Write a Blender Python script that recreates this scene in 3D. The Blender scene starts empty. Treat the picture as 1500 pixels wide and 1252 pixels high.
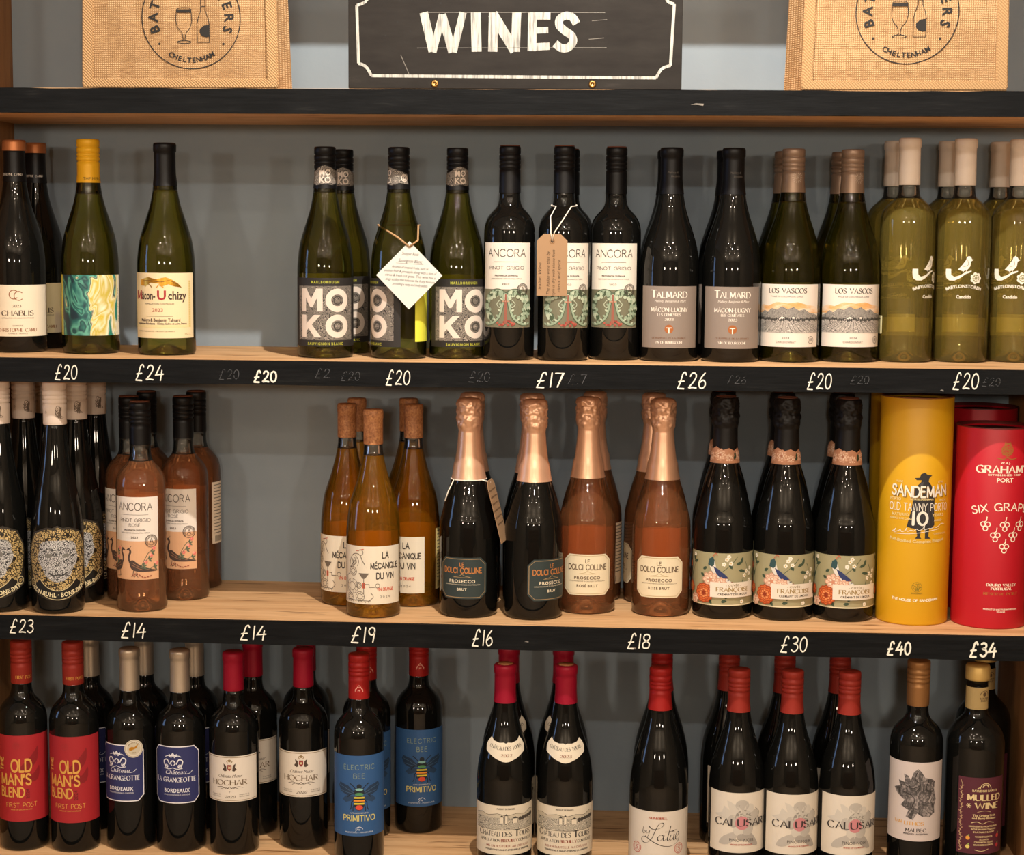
import bpy, bmesh, math, random
from math import sin, cos, pi, radians, atan2, sqrt
from mathutils import Vector, Matrix, noise as pnoise
from mathutils.geometry import tessellate_polygon

random.seed(7)
SC = bpy.context.scene
COL = SC.collection
EYE = 1.5                      # eye height of the photograph above the floor

# ------------------------------------------------------------------ camera, world, lamps, exposure
cam_d = bpy.data.cameras.new('camera'); cam = bpy.data.objects.new('camera', cam_d); COL.objects.link(cam)
pitch, yaw, roll = .1104, -.0605, .0079
fwd = Vector((sin(yaw)*cos(pitch), cos(yaw)*cos(pitch), -sin(pitch)))
rt = Vector((cos(yaw), -sin(yaw), 0)); up = rt.cross(fwd)
rt, up = cos(roll)*rt + sin(roll)*up, -sin(roll)*rt + cos(roll)*up
m4 = Matrix((rt, up, -fwd)).transposed().to_4x4(); m4.translation = Vector((0, -2.53, EYE))
cam.matrix_world = m4
cam_d.sensor_width = 36; cam_d.sensor_fit = 'HORIZONTAL'; cam_d.lens = 36*2660.9/1500
cam_d.clip_start = .05
SC.camera = cam

world = bpy.data.worlds.new('world'); SC.world = world; world.use_nodes = True
bgn = world.node_tree.nodes['Background']; bgn.inputs[0].default_value = (.35, .55, 1, 1); bgn.inputs[1].default_value = 5.0

def lamp(name, x, y, z, tx, ty, tz, power, color, size=.03, cone=100, blend=.6):
    d = bpy.data.lights.new(name, 'SPOT'); d.energy = power; d.color = color
    d.shadow_soft_size = size; d.spot_size = radians(cone); d.spot_blend = blend
    o = bpy.data.objects.new(name, d); COL.objects.link(o); o.location = (x, y, EYE+z)
    o.rotation_euler = Vector((tx-x, ty-y, tz-z)).to_track_quat('-Z', 'Y').to_euler()
    return o
WARM = (1, .85, .68); SPOT = (1, .93, .84)
lamp('shelf_spot_light', 0.0, -.70, .93, -.05, .12, -.35, 96, SPOT, .012, 125, .7)
lamp('ceiling_spot_light', .02, -2.45, .93, -.10, .2, -.45, 38, SPOT, .02, 70, .8)
# added fill downlights, aimed at the floor so their light comes back as bounce
for x, y, p in ((-1.5, -1.7, 130), (1.5, -1.7, 130), (-.75, -3.2, 130), (.75, -3.2, 130), (-1.9, -4.2, 130), (1.9, -4.2, 130), (0, -4.4, 130)):
    lamp('added_bounce_light', x, y, .93, x, y-.001, -1, p, WARM, .02, 98, .5)
def bulb(name, x, y, z, power, size, color=WARM):
    d = bpy.data.lights.new(name, 'POINT'); d.energy = power; d.color = color; d.shadow_soft_size = size
    o = bpy.data.objects.new(name, d); COL.objects.link(o); o.location = (x, y, EYE+z)
for x, y in ((-1.7, -4.2), (0, -4.7), (1.7, -4.2)): bulb('added_fill_light', x, y, .30, 75, .11)  # soft globes added as fill, to lift the shade under the boards
for x, y in ((-.42, -1.5), (.38, -1.55), (-1.15, -2.3), (1.1, -2.25), (-.5, -3.1), (.55, -3.05), (-.2, -2.0), (1.6, -3.4), (-1.7, -3.3)): bulb('small_ceiling_bulb', x, y, .86, 5.0, .018)

SC.view_settings.view_transform = 'Standard'; SC.view_settings.look = 'None'
SC.view_settings.gamma = 1; SC.view_settings.use_curve_mapping = False
SC.view_settings.exposure = 0.03
SC.cycles.max_bounces = 14; SC.cycles.transmission_bounces = 12; SC.cycles.glossy_bounces = 5
SC.cycles.diffuse_bounces = 5; SC.cycles.transparent_max_bounces = 24; SC.cycles.caustics_refractive = False; SC.cycles.caustics_reflective = False
SC.cycles.sample_clamp_indirect = 4

# ------------------------------------------------------------------ materials
def lin(h):
    h = h.lstrip('#'); c = [int(h[i:i+2], 16)/255 for i in (0, 2, 4)]
    return tuple((v/12.92 if v <= .04045 else ((v+.055)/1.055)**2.4) for v in c) + (1,)
MATS = {}
def new_mat(name, base=(.5, .5, .5, 1), rough=.5, metal=0, spec=.5, **kw):
    m = bpy.data.materials.new(name); m.use_nodes = True
    b = m.node_tree.nodes['Principled BSDF']
    b.inputs['Base Color'].default_value = base; b.inputs['Roughness'].default_value = rough
    b.inputs['Metallic'].default_value = metal; b.inputs['Specular IOR Level'].default_value = spec
    for k, v in kw.items(): b.inputs[k].default_value = v
    MATS[name] = m
    return m
def nodes(m): return m.node_tree.nodes, m.node_tree.links, m.node_tree.nodes['Principled BSDF']
def tex_coord(m, scale=(1, 1, 1), loc=(0, 0, 0)):
    n, l, b = nodes(m)
    tc = n.new('ShaderNodeTexCoord'); mp = n.new('ShaderNodeMapping'); mp.inputs['Scale'].default_value = scale
    mp.inputs['Location'].default_value = loc
    l.new(tc.outputs['Object'], mp.inputs[0]); return mp.outputs[0]
def noise(m, co, scale, detail=4, rough=.55, dist=0):
    n, l, b = nodes(m); t = n.new('ShaderNodeTexNoise')
    t.inputs['Scale'].default_value = scale; t.inputs['Detail'].default_value = detail
    t.inputs['Roughness'].default_value = rough; t.inputs['Distortion'].default_value = dist
    l.new(co, t.inputs['Vector']); return t.outputs['Fac']
def ramp(m, fac, stops, const=False):
    n, l, b = nodes(m); r = n.new('ShaderNodeValToRGB'); l.new(fac, r.inputs[0])
    if const: r.color_ramp.interpolation = 'CONSTANT'
    e = r.color_ramp.elements
    while len(e) < len(stops): e.new(.5)
    for i, (p, c) in enumerate(stops):
        e[i].position = p; e[i].color = lin(c) if isinstance(c, str) else (c, c, c, 1)
    return r.outputs[0]
def math_node(m, op, a, v=None, v2=None):
    n, l, b = nodes(m); t = n.new('ShaderNodeMath'); t.operation = op; l.new(a, t.inputs[0])
    if v is not None:
        if hasattr(v, 'links'): l.new(v, t.inputs[1])
        else: t.inputs[1].default_value = v
    return t.outputs[0]
def bump(m, fac, strength=.3, dist=.001):
    n, l, b = nodes(m); t = n.new('ShaderNodeBump'); t.inputs['Strength'].default_value = strength
    t.inputs['Distance'].default_value = dist; l.new(fac, t.inputs['Height']); l.new(t.outputs[0], b.inputs['Normal'])
def setc(m, col): n, l, b = nodes(m); l.new(col, b.inputs['Base Color'])

# back wall: pale blue-grey paint over plaster
m = new_mat('wall_paint', rough=.75, spec=.25); co = tex_coord(m)
setc(m, ramp(m, noise(m, co, 5, 5), [(.3, '#84909a'), (.7, '#8c98a0')])); bump(m, noise(m, co, 90, 3), .12, .002)
# raw timber shelf boards
def wood(name, stops, sx=1.2, dark='#8a6038'):
    m = new_mat(name, rough=.62, spec=.3); n, l, b = nodes(m)
    co = tex_coord(m, (sx, 14, 14)); f = noise(m, co, 3.0, 8, .62, .6)
    c1 = ramp(m, f, stops)
    co2 = tex_coord(m, (6, 60, 60), (3, 1, 2)); f2 = noise(m, co2, 1.6, 3, .5)
    k = ramp(m, f2, [(.0, '#000000'), (.60, '#000000'), (.70, '#ffffff')])
    mx = n.new('ShaderNodeMix'); mx.data_type = 'RGBA'
    l.new(k, mx.inputs[0]); l.new(c1, mx.inputs[6]); mx.inputs[7].default_value = lin(dark)
    l.new(mx.outputs[2], b.inputs['Base Color']); bump(m, f, .25, .0015)
    return m
wood('shelf_timber', [(.22, '#ac8054'), (.42, '#c89a6b'), (.6, '#d9ae7f'), (.8, '#be8e60')])
wood('side_timber', [(.25, '#7e5530'), (.5, '#a07244'), (.8, '#8a5f38')], 14, '#6a4426')
n, l, b = nodes(MATS['side_timber'])
for nd in n:
    if nd.type == 'MAPPING': nd.inputs['Scale'].default_value = (14, 14, 1.3)
# black blackboard paint with brush relief
m = new_mat('black_paint', rough=.6, spec=.08); co = tex_coord(m, (4, 40, 40))
f = noise(m, co, 4, 6, .6); setc(m, ramp(m, f, [(.3, '#0d0e0f'), (.62, '#151617'), (.8, '#242423')])); bump(m, f, .5, .0012)
m = new_mat('sign_paint', rough=.6, spec=.06); co = tex_coord(m, (3, 30, 12))
f = noise(m, co, 4, 6, .6); setc(m, ramp(m, f, [(.3, '#272422'), (.65, '#302d2a'), (.85, '#403b37')])); bump(m, f, .2, .0006)
m = new_mat('sign_white', rough=.55); co = tex_coord(m, (60, 10, 5))
setc(m, ramp(m, noise(m, co, 5, 4), [(.36, '#77756f'), (.47, '#a3a199'), (.6, '#b9b7ad')]))
new_mat('chalk_white', lin('#e9e6d8'), .7)
new_mat('chalk_ghost', lin('#46474a'), .8)
# jute
m = new_mat('jute', rough=.9, spec=.1); n, l, b = nodes(m)
co = tex_coord(m)
def wave(m, co, direction, scale, dist=1.5):
    n, l, b = nodes(m); w = n.new('ShaderNodeTexWave'); w.bands_direction = direction
    w.inputs['Scale'].default_value = scale; w.inputs['Distortion'].default_value = dist
    w.inputs['Detail'].default_value = 2; w.inputs['Detail Scale'].default_value = 1.2
    l.new(co, w.inputs['Vector']); return w.outputs['Fac']
wx = wave(m, co, 'X', 108); wz = wave(m, co, 'Z', 108); g = math_node(m, 'MULTIPLY', wx, wz)
g2 = math_node(m, 'ADD', g, noise(m, tex_coord(m, (30, 30, 200)), 3, 3))
setc(m, ramp(m, g2, [(.35, '#846344'), (.75, '#a6845c'), (.98, '#c2a079')])); bump(m, g, .5, .0012)
m = new_mat('jute_hem', rough=.9, spec=.1); co = tex_coord(m)
g = wave(m, co, 'DIAGONAL', 150); setc(m, ramp(m, g, [(.1, '#a07d57'), (.8, '#b8946a')])); bump(m, g, .6, .001)
new_mat('brass', lin('#a8824a'), .35, 1)
new_mat('twine', lin('#b08a5e'), .9)
new_mat('white_string', lin('#e6dccb'), .8)
new_mat('kraft_card', lin('#a07e5c'), .8)
new_mat('white_card', lin('#d2cec5'), .7)
new_mat('room_floor', lin('#8c7a66'), .5)
new_mat('room_wall', lin('#978b7c'), .8)
new_mat('front_wall_paint', lin('#6a5f54'), .8)
new_mat('ceiling_paint', lin('#d0c8bc'), .9)
new_mat('counter_wood', lin('#5a3d26'), .5)
new_mat('window_frame_paint', lin('#cfcac0'), .5)

# glass
new_mat('black_glass', (.004, .004, .0035, 1), .03, 0, .36)
def clear_glass(name, tint, body, bend=.3, cloud=.1, ior=1.38):
    """bottle glass and wine as one medium: tinted, bending part of the light, faintly cloudy, glossy outside"""
    m = bpy.data.materials.new(name); m.use_nodes = True; n = m.node_tree.nodes; l = m.node_tree.links
    n.remove(n['Principled BSDF']); out = n['Material Output']
    tr = n.new('ShaderNodeBsdfTransparent'); tr.inputs[0].default_value = tint
    rf = n.new('ShaderNodeBsdfRefraction'); rf.inputs[0].default_value = tint; rf.inputs['Roughness'].default_value = .0; rf.inputs['IOR'].default_value = ior
    d0 = n.new('ShaderNodeBsdfDiffuse'); d0.inputs[0].default_value = body
    t0 = n.new('ShaderNodeBsdfTranslucent'); t0.inputs[0].default_value = body
    gl = n.new('ShaderNodeBsdfGlossy'); gl.inputs['Roughness'].default_value = .03
    fr = n.new('ShaderNodeFresnel'); fr.inputs[0].default_value = 1.5
    def mix(a, b, f):
        x = n.new('ShaderNodeMixShader'); l.new(a.outputs[0], x.inputs[1]); l.new(b.outputs[0], x.inputs[2])
        if hasattr(f, 'outputs'): l.new(f.outputs[0], x.inputs[0])
        else: x.inputs[0].default_value = f
        return x
    x = mix(mix(mix(tr, rf, bend), mix(d0, t0, .5), cloud), gl, fr); l.new(x.outputs[0], out.inputs[0]); MATS[name] = m
clear_glass('wine_in_green_glass', (.64, .60, .22, 1), (.16, .15, .01, 1), .4, .05)
clear_glass('green_neck_glass', (.55, .53, .24, 1), (.10, .09, .02, 1), .1, .05, 1.1)
clear_glass('rose_wine', (1, .71, .49, 1), (1, .44, .20, 1), .3, .15)
clear_glass('rose_sparkling_wine', (1, .65, .42, 1), (1, .42, .17, 1), .3, .16)
clear_glass('orange_wine', (1, .70, .20, 1), (1, .44, .02, 1), .3, .15)
clear_glass('pale_wine', (1, .94, .62, 1), (.95, .76, .18, 1), .3, .13)
clear_glass('clear_neck_glass', (.95, .95, .92, 1), (.6, .6, .55, 1), .1, .03, 1.1)

def metal_mat(name, col, rough=.38, metal=.55): return new_mat(name, lin(col), rough, metal, .25)
metal_mat('cap_copper', '#b9764a', .45); metal_mat('cap_yellow', '#d8a21e', .45, .1)
metal_mat('cap_black', '#0b0b0d', .42, .0); metal_mat('cap_brown_top', '#6a4030', .6, .1)
metal_mat('cap_taupe', '#8f7866', .42, .5); metal_mat('cap_white', '#d6c4b4', .6, 0)
metal_mat('cap_white_satin', '#dccdbd', .5, 0); metal_mat('cap_red', '#961c1a', .42, .15)
metal_mat('cap_crimson', '#93102a', .4, .15); metal_mat('cap_brick', '#902c22', .45, .15)
metal_mat('cap_champagne', '#c0b3a2', .36, .7); metal_mat('cap_bronze', '#966c42', .4, .5)
metal_mat('cap_straw', '#d2b06a', .42, .4); metal_mat('foil_rose_gold', '#e3b494', .36, .6)
metal_mat('foil_black', '#161515', .4, .1); metal_mat('gold', '#d0993a', .3, .9); metal_mat('gold_ink', '#d9a552', .4, .25)
m = new_mat('cork_foil', rough=.6); co = tex_coord(m)
setc(m, ramp(m, noise(m, co, 260, 3, .7), [(.3, '#7a4a2a'), (.5, '#a86e42'), (.7, '#c08a58')]))
m = new_mat('tube_yellow', lin('#cf9c0c'), .5); m = new_mat('tube_red', lin('#b40a20'), .5)
new_mat('tube_lid', lin('#15110f'), .6); new_mat('tube_rim', lin('#7a4a28'), .5, .3)
new_mat('rim_red', lin('#5a1a18'), .5)
# printed patterns
def contour(name, ca, cb, scale, freq, thin=.5, stretch=(1, 1, 1), rough=.6):
    m = new_mat(name, rough=rough, spec=.3); co = tex_coord(m, stretch)
    f = noise(m, co, scale, 2, .5); s = math_node(m, 'FRACT', math_node(m, 'MULTIPLY', f, freq))
    setc(m, ramp(m, s, [(0, ca), (thin, cb)], True)); return m
contour('moko_pattern', '#2a2725', '#958c81', 85, 24, .48)
contour('field_hatch', '#55524e', '#d9d0c6', 60, 26, .5, (1, 1, 3.2))
contour('hill_hatch', '#4d4b48', '#a9a39b', 90, 24, .45, (2.4, 2.4, .8))
contour('view_hatch', '#3c3a36', '#d2c9b6', 70, 24, .42, (1, 1, 2.4))
def doodle(name, ink, ca, cb, scale, edge):
    """engraved leaves: dark outlines round small irregular cells"""
    m = new_mat(name, rough=.45, spec=.4); n, l, b = nodes(m); co = tex_coord(m)
    nz = n.new('ShaderNodeTexNoise'); nz.inputs['Scale'].default_value = 70; l.new(co, nz.inputs['Vector'])
    ad = n.new('ShaderNodeVectorMath'); ad.operation = 'MULTIPLY_ADD'; l.new(nz.outputs['Color'], ad.inputs[0]); ad.inputs[1].default_value = (.012, .012, .012); l.new(co, ad.inputs[2])
    v = n.new('ShaderNodeTexVoronoi'); v.feature = 'DISTANCE_TO_EDGE'; v.inputs['Scale'].default_value = scale; l.new(ad.outputs[0], v.inputs['Vector'])
    f = noise(m, co, 400, 2); s2 = math_node(m, 'ADD', v.outputs['Distance'], math_node(m, 'MULTIPLY', f, .12))
    setc(m, ramp(m, s2, [(0, ink), (edge, ink), (edge+.03, ca), (edge+.16, cb), (edge+.22, ink), (edge+.25, ca)])); return m
doodle('gold_doodle', '#1e1810', '#b1945a', '#cdb683', 220, .15)
doodle('silver_doodle', '#2c2c2e', '#b9b7b3', '#e0dedb', 360, .14)
contour('grey_petals', '#8f8a82', '#bdb7ac', 60, 10, .3)
m = new_mat('rock_ink', rough=.7); co = tex_coord(m, (1, 1, .8))
setc(m, ramp(m, noise(m, co, 120, 6, .7, 1.5), [(.36, '#2b2827'), (.5, '#5a5452'), (.62, '#a09692'), (.72, '#c6bab5')]))
m = new_mat('marbled_paint', rough=.5); co = tex_coord(m, (1, 1, .55), (.317, 0, .13))
nz = noise(m, co, 15, 2, .4, 3.4); n, l, b = nodes(m)
sx_ = n.new('ShaderNodeSeparateXYZ'); l.new(tex_coord(m), sx_.inputs[0]); nz = math_node(m, 'ADD', nz, math_node(m, 'MULTIPLY', sx_.outputs[0], 2.6)); nz = math_node(m, 'ADD', nz, -.01)
setc(m, ramp(m, nz, [(0, '#0f2430'), (.33, '#14303c'), (.39, '#1d5f5c'), (.43, '#58a08c'), (.45, '#123640'), (.485, '#2f8574'), (.50, '#7fb59c'), (.515, '#0f2a34'), (.54, '#e0d6a8'), (.57, '#c4ae38'), (.60, '#ddd5ae'), (.64, '#b9a63c'), (.70, '#e6dfc4'), (.74, '#2a7a6a')]))
m = new_mat('sunset_wash', rough=.6); co = tex_coord(m, (1, 1, 2.5))
setc(m, ramp(m, noise(m, co, 30, 4, .6), [(.3, '#cf8f4a'), (.45, '#dca66a'), (.62, '#e3cbb0'), (.8, '#e0d5c8')]))
def M(key):
    if key not in MATS:
        m = new_mat(key, lin(key), .6, 0, .35); m.name = 'ink_' + key[1:]
    return MATS[key]

# ------------------------------------------------------------------ mesh helpers
def link(name, me, parent=None, loc=(0, 0, 0), rz=0):
    o = bpy.data.objects.new(name, me); COL.objects.link(o); o.location = loc; o.rotation_euler = (0, 0, rz)
    if parent: o.parent = parent
    return o
def tag(o, label=None, cat=None, group=None, kind=None):
    for k, v in (('label', label), ('category', cat), ('group', group), ('kind', kind)):
        if v: o[k] = v
    return o
def mesh(name, verts, faces, mats, mi=None, smooth=False):
    me = bpy.data.meshes.new(name); me.from_pydata(verts, [], faces)
    for k in (mats if isinstance(mats, (list, tuple)) else [mats]): me.materials.append(M(k))
    if mi: me.polygons.foreach_set('material_index', mi)
    if smooth: me.polygons.foreach_set('use_smooth', [True]*len(faces))
    me.update(); return me
def lathe(name, prof, mat, seg=48, wob=None, parent=None):
    """prof: (r, z) in mm from bottom to top"""
    v = []; f = []; rings = []
    for r, z in prof:
        if r < 1e-4: rings.append([len(v)]); v.append((0, 0, z/1000))
        else:
            rings.append(list(range(len(v), len(v)+seg)))
            for i in range(seg):
                a = 2*pi*i/seg; rr = r + (wob(a, z) if wob else 0)
                v.append((rr*sin(a)/1000, -rr*cos(a)/1000, z/1000))
    for A, B in zip(rings, rings[1:]):
        for i in range(seg):
            j = (i+1) % seg
            if len(A) == 1 and len(B) == 1: continue
            if len(A) == 1: f.append((A[0], B[j], B[i]))
            elif len(B) == 1: f.append((A[i], A[j], B[0]))
            else: f.append((A[i], A[j], B[j], B[i]))
    me = mesh(name, v, f, mat, smooth=True)
    return link(name, me, parent) if parent is not None else me
def catmull(p, n=5, closed=False):
    out = []; L = len(p)
    rng = range(L) if closed else range(L-1)
    for i in rng:
        p0 = p[(i-1) % L] if closed or i > 0 else p[0]; p1 = p[i]; p2 = p[(i+1) % L]
        p3 = p[(i+2) % L] if closed or i+2 < L else p[-1]
        for k in range(n):
            t = k/n; out.append(tuple(.5*((2*b)+(-a+c)*t+(2*a-5*b+4*c-d)*t*t+(-a+3*b-3*c+d)*t**3) for a, b, c, d in zip(p0, p1, p2, p3)))
    if not closed: out.append(tuple(p[-1]))
    return out
def box_bm(bm, x0, x1, y0, y1, z0, z1):
    vs = [bm.verts.new(c) for c in ((x0, y0, z0), (x1, y0, z0), (x1, y1, z0), (x0, y1, z0), (x0, y0, z1), (x1, y0, z1), (x1, y1, z1), (x0, y1, z1))]
    for q in ((3, 2, 1, 0), (4, 5, 6, 7), (0, 1, 5, 4), (1, 2, 6, 5), (2, 3, 7, 6), (3, 0, 4, 7)): bm.faces.new([vs[i] for i in q])
def box(name, x0, x1, y0, y1, z0, z1, mat, parent=None, bevel=0):
    bm = bmesh.new(); box_bm(bm, x0, x1, y0, y1, z0, z1)
    if bevel: bmesh.ops.bevel(bm, geom=bm.edges[:], offset=bevel, segments=2, affect='EDGES', profile=.6)
    me = bpy.data.meshes.new(name); bm.to_mesh(me); bm.free(); me.materials.append(M(mat)); return link(name, me, parent)
def tube_mesh(name, pts, r, mat, seg=6):
    pts = [Vector(p) for p in pts]; v = []; f = []
    prev = None
    for i, p in enumerate(pts):
        d = (pts[min(i+1, len(pts)-1)] - pts[max(i-1, 0)]).normalized()
        u = d.cross(Vector((0, 0, 1)));
        if u.length < .1: u = d.cross(Vector((1, 0, 0)))
        u.normalize(); w = d.cross(u)
        for k in range(seg):
            a = 2*pi*k/seg; v.append(tuple(p + r*(cos(a)*u + sin(a)*w)))
    for i in range(len(pts)-1):
        for k in range(seg):
            j = (k+1) % seg; f.append((i*seg+k, i*seg+j, (i+1)*seg+j, (i+1)*seg+k))
    f.append(tuple(range(seg))[::-1]); f.append(tuple((len(pts)-1)*seg+k for k in range(seg)))
    return mesh(name, v, f, mat, smooth=True)

# ------------------------------------------------------------------ letters
# outlines of the built-in typeface, one glyph at a time
CH = "ABCDEFGHIJKLMNOPQRSTUVWXYZabcdefghijklmnopqrstuvwxyz0123456789£.,'&-·:()ÂÉÇÔÈâûéèô"
GL = {}
def build_glyphs(chars, bold):
    obs = []
    for ch in chars:
        for s in (ch, ch+ch):
            c = bpy.data.curves.new('glyph', 'FONT'); c.body = s; c.resolution_u = 2; c.offset = .028 if bold else 0
            o = bpy.data.objects.new('glyph', c); COL.objects.link(o); obs.append((ch, s, o))
    bpy.context.view_layer.update(); dg = bpy.context.evaluated_depsgraph_get(); W = {}
    for ch, s, o in obs:
        me = bpy.data.meshes.new_from_object(o.evaluated_get(dg))
        xs = [v.co.x for v in me.vertices] or [0, 0]
        if len(s) == 1: W[ch] = max(xs); GL[(ch, bold)] = [[(v.co.x/.682, v.co.y/.682) for v in me.vertices], [tuple(p.vertices) for p in me.polygons], 0]
        else: GL[(ch, bold)][2] = (max(xs) - W[ch])/.682
        bpy.data.meshes.remove(me)
    for ch, s, o in obs:
        c = o.data; bpy.data.objects.remove(o); bpy.data.curves.remove(c)
build_glyphs(CH, False); build_glyphs(CH, True)

# pen strokes on a 100 x 100 cell: (cell width, strokes); '~' = smooth curve
ST = {
'A': (74, "0,0 37,100 74,0|14,36 60,36"), 'B': (60, "0,0 0,100|~0,100 35,100 52,88 52,66 35,54 0,54|~0,54 40,54 60,40 60,14 42,0 0,0"),
'C': (76, "~74,82 60,96 42,100 18,92 2,68 0,46 6,20 24,3 46,0 64,5 76,20"), 'D': (76, "0,0 0,100|~0,100 34,100 60,90 76,62 76,38 60,10 34,0 0,0"),
'E': (52, "0,0 0,100|0,100 50,100|0,53 42,53|0,0 52,0"), 'F': (50, "0,0 0,100|0,100 50,100|0,52 40,52"),
'G': (80, "~76,82 62,96 42,100 18,92 2,68 0,46 6,20 24,3 46,0 66,5 78,16|78,0 78,44|50,44 78,44"), 'H': (72, "0,0 0,100|72,0 72,100|0,52 72,52"),
'I': (4, "2,0 2,100"), 'J': (40, "~36,100 36,30 30,6 14,0 0,12"), 'K': (66, "0,0 0,100|64,100 2,44|20,58 66,0"), 'L': (50, "0,100 0,0|0,0 50,0"),
'M': (88, "4,0 8,100|8,100 44,14|44,14 80,100|80,100 86,0"), 'N': (74, "0,0 0,100|0,100 74,0|74,0 74,100"),
'O': (84, "~42,100 14,90 0,62 0,38 14,10 42,0 70,10 84,38 84,62 70,90 42,100"), 'P': (56, "0,0 0,100|~0,100 34,100 54,88 56,68 48,52 30,46 0,46"),
'Q': (84, "~42,100 14,90 0,62 0,38 14,10 42,0 70,10 84,38 84,62 70,90 42,100|50,24 88,-14"), 'R': (64, "0,0 0,100|~0,100 34,100 52,90 54,70 46,56 30,50 0,50|28,50 64,0"),
'S': (56, "~52,84 40,97 24,100 6,90 4,70 18,57 38,48 54,34 52,12 34,0 14,2 0,16"), 'T': (68, "34,0 34,100|0,100 68,100"), 'U': (72, "~0,100 0,34 8,8 36,0 64,8 72,34 72,100"),
'V': (76, "0,100 38,0 76,100"), 'W': (110, "0,100 28,0 55,100 82,0 110,100"), 'X': (72, "0,100 72,0|0,0 72,100"), 'Y': (70, "0,100 35,48 70,100|35,48 35,0"),
'Z': (64, "2,100 62,100 0,0 64,0"), '0': (56, "~28,100 8,86 0,50 8,14 28,0 48,14 56,50 48,86 28,100"), '1': (12, "8,100 6,0"),
'2': (56, "~4,78 14,96 34,100 50,86 46,62 26,32 0,2 28,4 58,0"), '3': (52, "~4,92 24,100 46,90 44,66 20,55 44,48 54,26 40,4 18,0 0,12"),
'4': (62, "34,100 0,34 64,40|50,66 44,-4"), '5': (54, "48,100 8,100 4,58|~4,58 30,62 52,42 46,10 22,0 0,10"), '6': (52, "~40,100 16,72 0,34 10,4 32,0 50,18 46,42 28,52 6,36"),
'7': (56, "0,98 54,100 22,0"), '8': (56, "~28,52 6,68 8,92 28,100 48,92 50,68 28,52 2,34 6,6 28,0 50,6 54,34 28,52"), '9': (50, "~46,70 30,50 8,58 2,82 18,100 40,96 46,70 38,0"),
'£': (70, "~62,88 52,104 36,96 28,70 18,30 2,-4|2,-4 52,-6|6,40 48,44"), '-': (34, "0,42 34,42"), '.': (4, "0,0 4,0"), "'": (6, "4,100 0,76"), ' ': (36, ""), '&': (70, "~68,0 24,62 22,90 40,98 50,80 10,40 6,12 30,0 66,40"), '·': (6, "0,48 6,48"), ',': (4, "4,4 0,-10"), '/': (30, "0,0 30,100"),
}
ACC = {'Â': ('A', "22,112 37,126 52,112"), 'É': ('E', "18,110 36,128"), 'È': ('E', "36,110 18,128"), 'Ç': ('C', "44,-2 50,-14 38,-22"), 'Ô': ('O', "26,112 42,126 58,112"), 'Û': ('U', "22,112 37,126 52,112")}
def stroke_glyph(ch):
    if ch in ACC: w, s = ST[ACC[ch][0]]; s += '|' + ACC[ch][1]
    else: w, s = ST.get(ch, ST.get(ch.upper(), (30, '')))
    out = []
    for part in s.split('|'):
        if not part: continue
        sm = part[0] == '~'; pts = [tuple(float(c)/100 for c in q.split(',')) for q in part.lstrip('~').split()]
        out.append(catmull(pts, 4) if sm else pts)
    return w/100, out

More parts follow.
